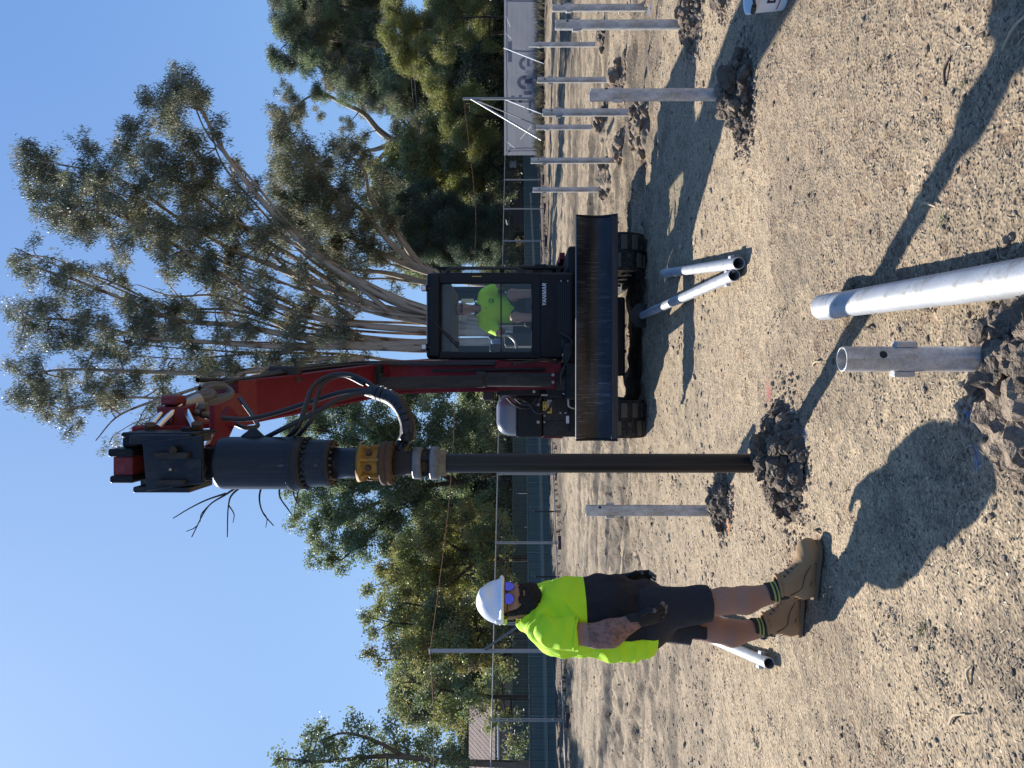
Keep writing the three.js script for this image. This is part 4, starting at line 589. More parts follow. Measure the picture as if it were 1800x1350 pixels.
tree('dead_tree', 'bare dead branches reaching out behind the drill motor', 'tree', 43, [0, 800], [[0.16, 0.03, [BT(43), 800], [860, 800], [700, 808], [560, 815], [470, 830], [430, 850]], [0.075, 0.03, [430, 850], [405, 872], [400, 890], [398, 945]], [0.075, 0.03, [425, 850], [395, 870], [365, 890], [335, 945]], [0.06, 0.028, [395, 868], [360, 880], [330, 895], [302, 912]], [0.075, 0.03, [470, 832], [455, 870], [460, 900], [480, 925]], [0.075, 0.03, [500, 825], [490, 870], [505, 895], [512, 905]], [0.06, 0.028, [520, 822], [515, 868], [525, 890]], [0.045, 0.02, [400, 888], [410, 905], [408, 920]], [0.045, 0.02, [365, 890], [352, 905], [350, 918]], [0.04, 0.02, [345, 925], [338, 930], [325, 935]], [0.04, 0.02, [460, 900], [468, 912], [466, 928]]], [], 'broad', GREEN.sage, M.barkDark, { deep: 0.5 });
// thickets that read as one mass behind the fences
for (const [lab, d, y0, y1, v0, v1, pal, n, r] of [['dark shrubs round the shed right of the cab', 66, 240, 470, 868, 915, GREEN.scrub, 40, 20], ['dark scrub below the wattles on the right', 60, -40, 330, 840, 900, GREEN.scrub, 46, 22], ['low green hedge behind the green fence on the left', 57, 850, 1070, 870, 900, GREEN.olive, 22, 18], ['low dark shrubs at the left edge behind the green fence', 54, 1100, 1380, 875, 905, GREEN.scrub, 24, 18], ['dark shrubs behind the excavator and the cab', 58, 440, 850, 870, 915, GREEN.scrub, 44, 20], ['far tree mass filling the gaps between the right trees', 78, -40, 480, 730, 880, GREEN.scrub.concat(GREEN.sage), 90, 24], ['far tree mass behind the olive trees on the left', 58, 880, 1250, 715, 900, GREEN.olive.concat(GREEN.sage), 95, 26], ['far trees behind the drill and at the left edge', 64, 690, 1380, 790, 905, GREEN.sage.concat(GREEN.scrub), 90, 24]]) {
  seed = Math.floor(d * 100 + y0); const cl = []; for (let i = 0; i < n; i++) cl.push([rr(v0, v1), rr(y0, y1), r * rr(0.8, 1.2)]);
  const o = tree('thicket', lab, 'shrubs', d, [0, (y0 + y1) / 2], [], cl, 'broad', pal, M.barkDark, { deep: 2, fill: 9, leaf: 1.5, dens: 1 }); o.userData.kind = 'stuff';
}
{ // dry grass along the foot of the banner and the fence
  seed = 777; const bl = []; for (let i = 0; i < 22; i++) { const a = rnd() * 6.28, l = rr(0.5, 1), le = rr(0.1, 0.5); bl.push(taperTube([V(rr(-0.1, 0.1), 0, rr(-0.1, 0.1)), V(Math.cos(a) * le * 0.4, l * 0.55, Math.sin(a) * le * 0.4), V(Math.cos(a) * le, l, Math.sin(a) * le)], [0.012, 0.009, 0.003], 3)); }
  const g = join(bl), im = new THREE.InstancedMesh(g, M.crumb, 900), m = new THREE.Matrix4(), c = new THREE.Color(); 
  for (let i = 0; i < 900; i++) { let x, z; if (i < 520) { x = rr(13, 27); z = -44.6 + Math.pow(rnd(), 2) * 3.4; } else { const s = rr(-8, 34); x = -9.9 + 0.722 * s + rr(-0.5, 0.5); z = -21.8 - 0.692 * s + rr(-1.5, 0.4); } const s = i < 520 ? rr(0.3, 0.8) : rr(0.12, 0.3); m.compose(V(x, 0, z), new THREE.Quaternion().setFromAxisAngle(UP, rnd() * 6), V(s, s, s)); im.setMatrixAt(i, m); const k = i < 520 ? rr(0.1, 0.26) : rr(0.04, 0.11); im.setColorAt(i, c.setRGB(k, k * 0.9, k * 0.6)); }
  im.name = numbered('dry_grass'); im.castShadow = im.receiveShadow = true; scene.add(im); tag(im, 'dry pale grass along the foot of the fences', 'grass', null, 'stuff');
}
console.log('sprays', leafTotal);

// ---------------------------------------------------------------- excavator
const font = await new FontLoader().loadAsync('fonts/droid/droid_sans_bold.typeface.json');
const scratchTex = tex(1024, (u, v) => { let s = 0; for (let k = 0; k < 3; k++) { const n = 1024 >> k, x = Math.floor(u * n), seg = Math.floor((v + hash2(x, 3, k)) * (3 + k * 4)), q = hash2(x, seg, 50 + k); if (q > 0.88) s += (q - 0.88) * 5; } const a = fbm(u, v, 5, 5, 81), b = smooth(0.45, 0.7, fbm(u, v, 3, 4, 91)); const k = 36 + 40 * a * b + 74 * s * smooth(0.2, 0.55, a) + (hash2(Math.floor(u * 1024), Math.floor(v * 1024), 4) > 0.9965 ? 110 : 0); return [k, k * 1.01, k * 1.05]; }, true, 1);
M.blade = std(lin(0.85, 0.86, 0.9), 0.5, 0.35, { map: scratchTex, roughnessMap: roughTex });
M.edge = std(lin(0.10, 0.105, 0.12), 0.55, 0.5, { map: galvTex });
const XB = V(0.6, 0, -10);
const ex = thing('excavator', XB, 'excavator with black cab, red boom and front blade, facing the camera', 'excavator');
const L = (v, y, d) => at(v, y, d).sub(XB);
const ringExtr = (outer, inner, depth) => { const s = new THREE.Shape(outer.map(p => new THREE.Vector2(...p))); s.holes.push(new THREE.Path(inner.map(p => new THREE.Vector2(...p)))); return new THREE.ExtrudeGeometry(s, { depth, bevelEnabled: false }); };
const stadium = (zc0, zc1, yc, r, n = 14) => { const p = []; for (let i = 0; i <= n; i++) { const a = -Math.PI / 2 + Math.PI * i / n; p.push([zc1 + Math.cos(a) * r, yc + Math.sin(a) * r]); } for (let i = 0; i <= n; i++) { const a = Math.PI / 2 + Math.PI * i / n; p.push([zc0 + Math.cos(a) * r, yc + Math.sin(a) * r]); } return p; };
{ // crawler tracks
  const lugG = box(-0.085, 0.085, -0.013, 0.013, -0.036, 0.036, 0.008);
  for (const s of [-1, 1]) {
    const x0 = s < 0 ? -1.235 : 0.735, w = 0.445, xc = x0 + w / 2;
    const t = mesh('track', ringExtr(stadium(-1.1, 1.05, 0.315, 0.29), stadium(-1.1, 1.05, 0.315, 0.255), w).rotateY(-Math.PI / 2).translate(x0 + w, 0, 0), M.rubber, ex);
    const per = 2 * 2.15 + 2 * Math.PI * 0.29, n = 46;
    for (let i = 0; i < n; i++) for (const side of [-1, 1]) {
      const q = ((i + (side > 0 ? 0.5 : 0)) / n * per) % per; let z, y, a;
      if (q < 2.15) { z = -1.1 + q; y = 0.315 - 0.29; a = Math.PI; } else if (q < 2.15 + Math.PI * 0.29) { const th = (q - 2.15) / 0.29; z = 1.05 + Math.sin(th) * 0.29; y = 0.315 - Math.cos(th) * 0.29; a = Math.PI - th; } else if (q < 4.3 + Math.PI * 0.29) { z = 1.05 - (q - 2.15 - Math.PI * 0.29); y = 0.605; a = 0; } else { const th = (q - 4.3 - Math.PI * 0.29) / 0.29; z = -1.1 - Math.sin(th) * 0.29; y = 0.315 + Math.cos(th) * 0.29; a = -th; }
      const o = mesh('track_lug', lugG, (i * 7 + side) % 3 ? M.trackMud : M.rubber, t); o.position.set(xc + side * 0.105, y, z); o.rotation.x = a; const dd = 0.010; o.position.y += Math.cos(a) * dd; o.position.z += Math.sin(a) * dd;
    }
    mesh('sprocket', [cyl(V(xc - 0.16, 0.315, 1.05), V(xc + 0.16, 0.315, 1.05), 0.245, 0.245, 20), cyl(V(xc - 0.16, 0.315, -1.1), V(xc + 0.16, 0.315, -1.1), 0.245, 0.245, 20)], M.steel, t);
    mesh('track_frame', [box(xc - 0.13, xc + 0.13, 0.14, 0.5, -1.0, 0.95, 0.02)], M.blackPaint, t);
    for (let i = 0; i < 5; i++) mesh('roller', cyl(V(xc - 0.15, 0.13, -0.8 + i * 0.4), V(xc + 0.15, 0.13, -0.8 + i * 0.4), 0.075, 0.075, 14), M.steel, t);
  }
  mesh('undercarriage', [box(-0.78, 0.74, 0.30, 0.58, -0.75, 0.75, 0.04), cyl(V(0, 0.55, 0), V(0, 0.80, 0), 0.5, 0.5, 32), box(-0.5, 0.46, 0.24, 0.40, 0.7, 1.0, 0.03)], M.blackPaint, ex);
}
{ // dozer blade, held up well in front of the tracks
  const prof = []; const n = 14; for (let i = 0; i <= n; i++) { const t = i / n; prof.push([2.575 - 0.10 * Math.sin(Math.PI * (0.12 + t * 0.83)) + 0.02 * t, 0.605 + 0.355 * t]); }
  const shp = prof.concat(prof.slice().reverse().map(([z, y]) => [z - 0.035, y]));
  const g = extr(shp, 2.24, 0.004).rotateY(-Math.PI / 2); // shape x -> z
  { const p = g.attributes.position, u = g.attributes.uv; for (let i = 0; i < u.count; i++) u.setXY(i, p.getX(i) * 0.5 + 0.1, p.getY(i) * 1.0); }
  g.translate(-0.033, 0, 0);
  const b = mesh('blade', g, M.blade, ex);
  mesh('cutting_edge', box(-1.152, 1.086, 0.545, 0.612, 2.545, 2.585, 0.006), M.edge, b);
  mesh('top_lip', box(-1.152, 1.086, 0.950, 0.968, 2.525, 2.575, 0.007), M.steel, b);
  for (const s of [-1, 1]) mesh('side_plate', extr([[2.585, 0.55], [2.44, 0.57], [2.44, 0.955], [2.545, 0.96], [2.50, 0.79], [2.505, 0.69]], 0.022, 0.003).rotateY(-Math.PI / 2).translate(s < 0 ? -1.164 : 1.098, 0, 0), M.blackPaint, b);
  for (const s of [-1, 1]) mesh('blade_arm', bar(V(s * 0.42, 0.72, 2.47), V(s * 0.42, 0.40, 0.6), 0.12, 0.12), M.blackPaint, b);
  mesh('blade_cylinder', [cyl(V(0, 0.76, 2.46), V(0, 0.6, 1.5), 0.03), cyl(V(0, 0.66, 1.8), V(0, 0.48, 0.6), 0.05)], M.steel, b);
}
{ // upper structure
  mesh('deck', [box(-1.2, 1.08, 0.80, 0.94, -1.3, 1.02, 0.04), box(-0.85, 0.35, 0.62, 0.82, 0.7, 1.25, 0.05)], M.blackPaint, ex);
  const cw = mesh('counterweight', [box(-1.15, 1.10, 0.9, 1.62, -1.42, -0.38, 0.16)], M.greyPaint, ex); mesh('red_band', box(1.03, 1.125, 0.93, 1.0, -0.9, 0.30, 0.01), M.red, cw); mesh('rear_grille', box(-1.17, -1.10, 1.0, 1.4, -1.1, -0.6, 0.02), M.plastic, cw);
  // engine side: rounded silver lid, navy side, charcoal front panel
  const hood = mesh('engine_hood', [box(-1.245, -0.72, 1.30, 1.815, -1.1, 0.98, 0.17)], M.hoodGrey, ex);
  mesh('hood_band', box(-1.252, -0.735, 1.245, 1.565, -1.1, 0.995, 0.03), M.navyPaint, hood);
  mesh('hood_seam', box(-1.248, -0.73, 1.562, 1.572, -1.0, 0.988, 0.004), M.plastic, hood);
  for (const y of [706 + 5, 706 + 36]) mesh('bolt', cyl(L(946, y, 9.0), L(946, y, 8.985), 0.02, 0.02, 12), M.steel, hood);
  const fp = mesh('front_panel', box(-1.232, -0.72, 0.82, 1.24, 0.3, 1.0, 0.012), M.greyPaint, ex);
  mesh('panel_edge', box(-1.243, -1.045, 0.825, 1.237, 0.31, 1.006, 0.008), M.greyPaint, fp);
  mesh('red_trim', box(-1.262, -1.236, 1.0, 1.25, 0.2, 0.98, 0.006), M.red, fp);
  const onP = (v0, v1, y0, y1, m, z = 1.003, name = 'sticker') => { const a = L(v0, y1, 8.997), b = L(v1, y0, 8.997); return mesh(name, box(a.x, b.x, b.y, a.y, z - 0.004, z + 0.001), m, fp); };
  onP(954, 961, 706, 722, M.stickerYellow); onP(962, 970, 703, 714, M.label); onP(962, 970, 714.5, 726.5, M.stickerYellow); onP(995, 1003, 731, 744, M.label, 1.009);
  onP(956, 958, 708, 711, M.hole, 1.006, 'sticker_mark'); onP(956, 958, 717, 720, M.hole, 1.006, 'sticker_mark'); onP(964.5, 967.5, 718, 723, M.hole, 1.006, 'sticker_mark'); onP(963.5, 964.3, 704, 713, M.hole, 1.006, 'sticker_mark'); onP(965.5, 966.3, 704, 713, M.hole, 1.006, 'sticker_mark'); onP(967.3, 968, 704, 713, M.hole, 1.006, 'sticker_mark');
  for (const [v, y] of [[957, 731], [957, 742], [985, 726], [994, 726]]) mesh('bolt', cyl(L(v, y, 9.0), L(v, y, 8.98), 0.012, 0.012, 10), M.steel, fp);
  // work hoses and brackets in the middle
  mesh('swing_bracket', [box(-0.78, -0.36, 0.86, 1.0, 1.0, 1.40, 0.03), box(-0.76, -0.40, 1.02, 1.20, 1.12, 1.32, 0.02), cyl(V(-0.57, 0.7, 1.25), V(-0.57, 1.1, 1.25), 0.14), box(-0.80, -0.70, 0.9, 1.12, 1.0, 1.1, 0.02)], M.blackPaint, ex);
  for (const y of [659, 672]) mesh('bolt', cyl(L(972, y, 8.69), L(972, y, 8.66), 0.018, 0.018, 10), M.steel, ex);
  const gd = mesh('hose_guard', [box(-0.735, -0.632, 1.29, 1.80, 1.25, 1.31, 0.012)], M.blackPaint, ex); mesh('bolt', cyl(V(-0.69, 1.36, 1.3), V(-0.69, 1.36, 1.325), 0.018, 0.018, 10), M.steel, gd);
  mesh('grab_pipe', hose([L(951, 694, 8.7), L(975, 694, 8.7), L(992, 692, 8.7), L(998, 700, 8.7), L(1000, 714, 8.75), L(1010, 718, 8.8)], 0.013, 30), M.steel, ex);
  for (const [n, ps, r] of [['hose', [[890, 698, 8.75], [905, 712, 8.8], [925, 718, 8.85], [945, 708, 8.85], [952, 698, 8.8]], 0.012], ['hose', [[900, 698, 8.75], [925, 706, 8.8], [945, 726, 8.8], [962, 722, 8.8], [972, 705, 8.8]], 0.016], ['hose', [[905, 700, 8.78], [918, 710, 8.8], [935, 710, 8.8], [943, 700, 8.8]], 0.012], ['hose', [[985, 640, 8.7], [960, 632, 8.6], [930, 636, 8.5], [900, 640, 8.4]], 0.018], ['hose', [[990, 648, 8.7], [1000, 630, 8.8], [1005, 600, 8.85], [985, 585, 8.88]], 0.022], ['hose', [[1005, 690, 8.7], [990, 680, 8.65], [985, 660, 8.6], [992, 645, 8.6]], 0.02]]) mesh(n, hose(ps.map(p => L(...p)), r, 24), M.hoseBlack, ex);
  mesh('mirror', [box(-0.80, -0.68, 1.84, 1.98, 0.9, 0.94, 0.03), cyl(V(-0.72, 1.7, 0.9), V(-0.73, 1.86, 0.92), 0.01)], M.plastic, ex);
}
{ // cab
  const x0 = -0.305, x1 = 0.745, zf = 1.10, zr = -0.28, c = mesh('cab_frame', [
    box(x0, x0 + 0.095, 0.87, 2.60, zf - 0.09, zf, 0.025), box(x1 - 0.135, x1, 0.87, 2.60, zf - 0.09, zf, 0.03),
    box(x0, x0 + 0.07, 0.87, 2.60, zr, zr + 0.09, 0.02), box(x1 - 0.07, x1, 0.87, 2.60, zr, zr + 0.09, 0.02),
    box(x0 + 0.003, x1 - 0.003, 2.47, 2.652, zr - 0.02, zf + 0.02, 0.055),
    box(x0 + 0.004, x0 + 0.05, 0.87, 1.30, zr + 0.05, zf - 0.05, 0.01), box(x1 - 0.05, x1 - 0.004, 0.87, 1.22, zr + 0.05, zf - 0.05, 0.01),
    box(x0 + 0.02, x1 - 0.02, 0.87, 1.62, zr + 0.004, zr + 0.06, 0.01), box(x0 + 0.03, x0 + 0.235, 1.6, 2.5, zr + 0.004, zr + 0.05, 0.01), box(x1 - 0.19, x1 - 0.03, 1.6, 2.5, zr + 0.004, zr + 0.05, 0.01)], M.navyPaint, ex);
  const lf = mesh('lower_front', [box(x0 + 0.01, x1 - 0.01, 0.875, 1.285, zf - 0.06, zf + 0.018, 0.03), box(x0 + 0.05, x1 - 0.08, 1.27, 1.385, zf - 0.08, zf + 0.004, 0.02)], M.navyPaint, ex);
  const yt = new TextGeometry('YANMAR', { font, size: 0.047, depth: 0.004, curveSegments: 4, bevelEnabled: false }); yt.computeBoundingBox(); { const w = yt.boundingBox.max.x; yt.scale(0.272 / w, 1, 1); const p = yt.attributes.position; for (let i = 0; i < p.count; i++) p.setX(i, p.getX(i) + p.getY(i) * 0.14); }
  const t = mesh('lettering', yt, M.letter, lf); t.position.set(0.338, 1.208, zf + 0.0175);
  for (const [v, y] of [[986, 494], [998, 494], [986, 585], [997, 594]]) mesh('bolt', cyl(L(v, y, 8.885), L(v, y, 8.87), 0.011, 0.011, 8), M.steel, lf);
  mesh('vent_slots', Array.from({ length: 7 }, (_, i) => box(0.0, 0.62, 0.93 + i * 0.022, 0.938 + i * 0.022, zf + 0.012, zf + 0.022)), M.plastic, lf);
  mesh('lamp_bezel', [box(-0.16, -0.07, 0.985, 1.03, zf + 0.01, zf + 0.03, 0.008)], M.plastic, lf);
  mesh('footwell_cover', [box(x0 - 0.08, x0 + 0.2, 0.88, 1.02, zf - 0.02, zf + 0.1, 0.05)], M.greyPaint, lf);
  // panes
  const pane = (name, a, b, cc, d) => { const g = new THREE.BufferGeometry(); g.setAttribute('position', new THREE.Float32BufferAttribute([...a, ...b, ...cc, ...d], 3)); g.setAttribute('uv', new THREE.Float32BufferAttribute([0, 0, 1, 0, 1, 1, 0, 1], 2)); g.setIndex([0, 1, 2, 0, 2, 3]); g.computeVertexNormals(); return mesh(name, g, M.glass, ex); };
  pane('windscreen_lower', [x0 + 0.08, 1.37, zf - 0.03], [x1 - 0.12, 1.37, zf - 0.03], [x1 - 0.12, 1.755, zf - 0.03], [x0 + 0.08, 1.755, zf - 0.03]);
  pane('windscreen_upper', [x0 + 0.08, 1.75, zf - 0.05], [x1 - 0.12, 1.75, zf - 0.05], [x1 - 0.12, 2.5, zf - 0.05], [x0 + 0.08, 2.5, zf - 0.05]);
  pane('rear_window', [x1 - 0.18, 1.6, zr + 0.03], [x0 + 0.22, 1.6, zr + 0.03], [x0 + 0.22, 2.5, zr + 0.03], [x1 - 0.18, 2.5, zr + 0.03]);
  pane('side_window', [x0 + 0.025, 1.28, zr + 0.07], [x0 + 0.025, 1.28, zf - 0.07], [x0 + 0.025, 2.5, zf - 0.07], [x0 + 0.025, 2.5, zr + 0.07]);
  mesh('windscreen_bar', box(x0 + 0.09, x1 - 0.13, 1.742, 1.760, zf - 0.045, zf - 0.02, 0.004), M.plastic, ex);
  mesh('roof_lining', box(x0 + 0.08, x1 - 0.11, 2.36, 2.475, zr + 0.1, zf - 0.12, 0.03), std(lin(0.07, 0.07, 0.07), 0.9), ex);
  // open door seen edge on
  const dr = mesh('door', [box(0.80, 0.835, 0.98, 2.56, 0.10, 0.16, 0.01), box(0.80, 0.835, 0.98, 2.56, 0.92, 0.99, 0.01), box(0.802, 0.833, 0.98, 1.12, 0.12, 0.96, 0.01), box(0.802, 0.833, 1.72, 1.78, 0.12, 0.96, 0.01), box(0.802, 0.833, 2.50, 2.56, 0.12, 0.96, 0.01), box(0.80, 0.86, 1.2, 1.34, 0.93, 1.0, 0.01)], M.blackPaint, ex);
  { const g = new THREE.BufferGeometry(); g.setAttribute('position', new THREE.Float32BufferAttribute([0.818, 1.1, 0.15, 0.818, 1.1, 0.95, 0.818, 2.52, 0.95, 0.818, 2.52, 0.15], 3)); g.setAttribute('uv', new THREE.Float32BufferAttribute([0, 0, 1, 0, 1, 1, 0, 1], 2)); g.setIndex([0, 1, 2, 0, 2, 3]); g.computeVertexNormals(); mesh('door_pane', g, M.glass, dr); }
  for (const y of [1.02, 2.38]) mesh('hinge', box(0.735, 0.81, y, y + 0.06, 0.94, 0.99, 0.01), M.blackPaint, dr);
  mesh('grab_rail', hose([V(0.75, 2.42, zf - 0.01), V(0.785, 2.36, zf + 0.01), V(0.79, 2.0, zf + 0.015), V(0.785, 1.55, zf + 0.015), V(0.755, 1.47, zf - 0.01)], 0.015, 30), M.plastic, ex);
  mesh('reflector', box(0.69, 0.70, 1.985, 2.10, zf + 0.0, zf + 0.006), M.stickerYellow, ex);
  mesh('side_sticker', box(0.52, 0.58, 2.16, 2.33, zr + 0.05, zr + 0.055), M.label, ex);
  for (const y of [507, 610]) { const p = L(746, y, 8.9), l = mesh('work_lamp', [box(p.x - 0.036, p.x + 0.036, p.y - 0.03, p.y + 0.035, p.z - 0.02, p.z + 0.05, 0.01), box(p.x - 0.01, p.x + 0.01, p.y - 0.08, p.y - 0.02, p.z - 0.01, p.z + 0.02)], M.plastic, ex); mesh('lens', box(p.x - 0.028, p.x + 0.028, p.y - 0.021, p.y + 0.027, p.z + 0.046, p.z + 0.054, 0.006), M.lampLens, l); }
  mesh('wiper', [bar(L(752, 556, 8.86), L(801, 601, 8.93), 0.012, 0.012), bar(L(764, 570, 8.9), L(806, 612, 8.95), 0.02, 0.012), box(L(801, 603, 8.95).x - 0.03, L(801, 603, 8.95).x + 0.02, L(803, 600, 8.95).y - 0.03, L(803, 600, 8.95).y + 0.02, 1.04, 1.07, 0.005)], M.plastic, ex);
  // inside
  const seat = mesh('seat', [box(0.17, 0.66, 1.36, 1.46, -0.05, 0.55, 0.04), box(0.19, 0.64, 1.42, 1.86, -0.12, 0.0, 0.05)], M.plastic, ex); mesh('headrest', box(0.29, 0.53, 1.88, 2.02, -0.12, -0.03, 0.04), M.plastic, seat);
  mesh('floor_mat', box(x0 + 0.06, x1 - 0.05, 0.95, 1.0, zr + 0.07, zf - 0.08), M.plastic, ex);
  for (const s of [-0.02, 0.70]) { const cs = mesh('control_console', [box(s - 0.10, s + 0.07, 1.35, 1.72, 0.1, 0.65, 0.03)], M.plastic, ex); mesh('lever', [cyl(V(s, 1.7, 0.6), V(s + 0.01, 1.86, 0.62), 0.012), new THREE.SphereGeometry(0.026, 12, 10).scale(1, 1.5, 1).translate(s + 0.01, 1.88, 0.62)], M.plastic, cs); }
  mesh('hydraulic_pipe', hose([L(883, 592, 9.0), L(893, 590, 9.0), L(905, 600, 9.0), L(908, 612, 9.0)], 0.016, 20), M.steel, ex);
  mesh('monitor', box(-0.2, -0.1, 1.72, 1.9, 0.72, 0.78, 0.02), M.plastic, ex);
}
// swept box for boom and arm
function sweepBox(st) {
  const pos = [], idx = [], S = V(1, 0, 0), n = st.length, ring = [];
  for (let i = 0; i < n; i++) { const t = st[Math.min(n - 1, i + 1)][0].clone().sub(st[Math.max(0, i - 1)][0]).normalize(), s = S.clone().addScaledVector(t, -S.dot(t)).normalize(), u = s.clone().cross(t).normalize(), [p, w, h] = st[i]; ring.push([[-1, -1], [1, -1], [1, 1], [-1, 1]].map(([a, b]) => p.clone().addScaledVector(s, a * w / 2).addScaledVector(u, b * h / 2))); }
  const tri = (a, b, c) => { for (const p of [a, b, c]) pos.push(p.x, p.y, p.z); };
  for (let i = 0; i < n - 1; i++) for (let k = 0; k < 4; k++) { const a = ring[i][k], b = ring[i][(k + 1) % 4], c = ring[i + 1][(k + 1) % 4], d = ring[i + 1][k]; tri(a, b, c); tri(a, c, d); }
  tri(ring[0][0], ring[0][2], ring[0][1]); tri(ring[0][0], ring[0][3], ring[0][2]); const e = ring[n - 1]; tri(e[0], e[1], e[2]); tri(e[0], e[2], e[3]);
  const g = new THREE.BufferGeometry(); g.setAttribute('position', new THREE.Float32BufferAttribute(pos, 3)); g.computeVertexNormals();
  const u = new Float32Array(pos.length / 3 * 2); for (let i = 0; i < u.length / 2; i++) { u[i * 2] = pos[i * 3] * 0.8 + pos[i * 3 + 2] * 0.5; u[i * 2 + 1] = pos[i * 3 + 1] * 0.8; } g.setAttribute('uv', new THREE.BufferAttribute(u, 2)); return g;
}
{
  const bp = [[L(985, 660, 8.80), 0.32, 0.26], [L(880, 661, 8.80), 0.34, 0.32], [L(790, 662, 8.86), 0.35, 0.36], [L(720, 664, 8.90), 0.35, 0.42], [L(670, 666, 8.82), 0.35, 0.46], [L(632, 670, 8.50), 0.35, 0.44], [L(560, 682, 7.65), 0.35, 0.38], [L(480, 695, 6.85), 0.34, 0.34], [L(420, 704, 6.30), 0.34, 0.30], [L(392, 709, 6.05), 0.33, 0.26]];
  const boom = mesh('boom', sweepBox(bp), M.red, ex);
  // flanges along the edges of the box section, and the welded end plates
  for (const s of [-1, 1]) mesh('boom_flange', sweepBox(bp.slice(1).map(([p, w, h]) => [p.clone().add(V(s * (w / 2 + 0.004), 0, 0)), 0.02, h + 0.05])), M.red, boom);
  mesh('boom_end', [sweepBox([[L(415, 706, 6.24), 0.37, 0.36], [L(388, 710, 6.0), 0.37, 0.30]]), cyl(L(392, 735, 6.05), L(392, 683, 6.05), 0.06)], M.redDark, boom);
  { const q = L(655, 668, 8.5), w = L(640, 678, 8.28), e = L(505, 664, 7.0); mesh('boom_lug', box(q.x - 0.19, q.x + 0.19, q.y - 0.12, q.y + 0.06, q.z - 0.1, q.z + 0.12, 0.03), M.blackPaint, boom); mesh('boom_sticker', box(w.x - 0.035, w.x + 0.035, w.y - 0.045, w.y + 0.045, w.z - 0.06, w.z + 0.02, 0.004), M.label, boom);
    mesh('work_lamp', box(e.x - 0.05, e.x + 0.11, e.y - 0.13, e.y + 0.16, e.z - 0.03, e.z + 0.09, 0.02), M.plastic, boom); }
  // boom cylinder, its rod under a guard
  const cy = mesh('boom_cylinder', [cyl(L(968, 668, 8.52), L(850, 667, 8.50), 0.084, 0.080, 20), cyl(L(853, 667, 8.50), L(838, 667, 8.50), 0.094, 0.094, 20)], M.greyPaint, ex);
  mesh('rod', cyl(L(850, 667, 8.5), L(668, 673, 8.42), 0.04, 0.04, 14), M.chrome, cy);
  mesh('rod_guard', [bar(L(848, 670, 8.40), L(668, 674, 8.34), 0.14, 0.02), cyl(L(668, 692, 8.42), L(668, 656, 8.42), 0.055)], M.greyPaint, cy);
  mesh('bolt', cyl(L(672, 680, 8.34), L(672, 680, 8.30), 0.018, 0.018, 10), M.steel, cy);
  mesh('pipe', cyl(L(960, 649, 8.58), L(760, 652, 8.58), 0.018, 0.018, 8), M.blackPaint, cy);
  // arm, tip linkage, chrome rods
  const arm = mesh('arm', sweepBox([[L(398, 709, 6.1), 0.18, 0.30], [L(360, 716, 5.55), 0.18, 0.30], [L(318, 727, 4.95), 0.15, 0.22], [L(300, 735, 4.75), 0.14, 0.18]]), M.redDark, ex);
  mesh('arm_plate', [sweepBox([[L(405, 744, 4.95), 0.03, 0.20], [L(300, 752, 4.72), 0.03, 0.22], [L(228, 757, 4.6), 0.03, 0.15]]), bar(L(405, 725, 5.0), L(372, 792, 4.62), 0.10, 0.05), box(L(300, 757, 4.7).x, L(300, 712, 4.7).x, L(378, 757, 4.7).y, L(368, 757, 4.7).y, 5.2, 5.32, 0.01)], M.red, arm);
  mesh('arm_cylinder', [cyl(L(350, 702, 5.0), L(306, 722, 4.85), 0.045, 0.045, 16), cyl(L(345, 714, 4.95), L(290, 740, 4.75), 0.034, 0.034, 14)], M.steel, arm);
  for (const [a, b] of [[[300, 706, 4.85], [262, 750, 4.66]], [[314, 711, 4.82], [276, 752, 4.64]], [[325, 722, 4.8], [340, 752, 4.66]]]) mesh('chrome_rod', cyl(L(...a), L(...b), 0.024, 0.024, 14), M.chrome, arm);
  for (const g of [box(L(290, 712, 4.8).x, L(290, 695, 4.8).x, L(318, 700, 4.8).y, L(286, 700, 4.8).y, 5.12, 5.26, 0.02), box(L(240, 765, 4.6).x, L(240, 748, 4.6).x, L(250, 700, 4.6).y, L(232, 700, 4.6).y, 5.3, 5.44, 0.02)]) mesh('pin_block', g, M.redDark, arm);
  for (const [v, y] of [[262, 752], [345, 750], [338, 771]]) mesh('pin', cyl(L(v, y + 9, 4.52), L(v, y - 6, 4.5), 0.034, 0.034, 16), M.rust, arm);
  mesh('hose_fitting', [cyl(L(352, 727, 4.9), L(385, 734, 4.95), 0.030, 0.026, 12), cyl(L(336, 724, 4.9), L(352, 727, 4.9), 0.022, 0.022, 10), box(L(350, 720, 4.9).x, L(350, 708, 4.9).x, L(362, 715, 4.9).y, L(350, 715, 4.9).y, 5.06, 5.14, 0.01)], M.alu, arm);
  for (const ps of [[[292, 707, 4.9], [320, 702, 4.95], [350, 692, 5.05], [370, 688, 5.15], [374, 700, 5.1], [352, 708, 5.0], [330, 712, 4.95]], [[352, 690, 5.1], [372, 680, 5.2], [398, 682, 5.3], [406, 692, 5.25], [385, 703, 5.1], [352, 708, 5.0]], [[350, 684, 5.15], [366, 676, 5.25], [392, 677, 5.35], [402, 690, 5.3], [380, 700, 5.15], [345, 704, 5.0]], [[345, 698, 5.0], [360, 694, 5.05], [374, 690, 5.1], [368, 698, 5.05], [340, 704, 4.95]]]) mesh('hose', hose(ps.map(p => L(...p)), 0.021, 40, 10), M.hoseGrey, arm);
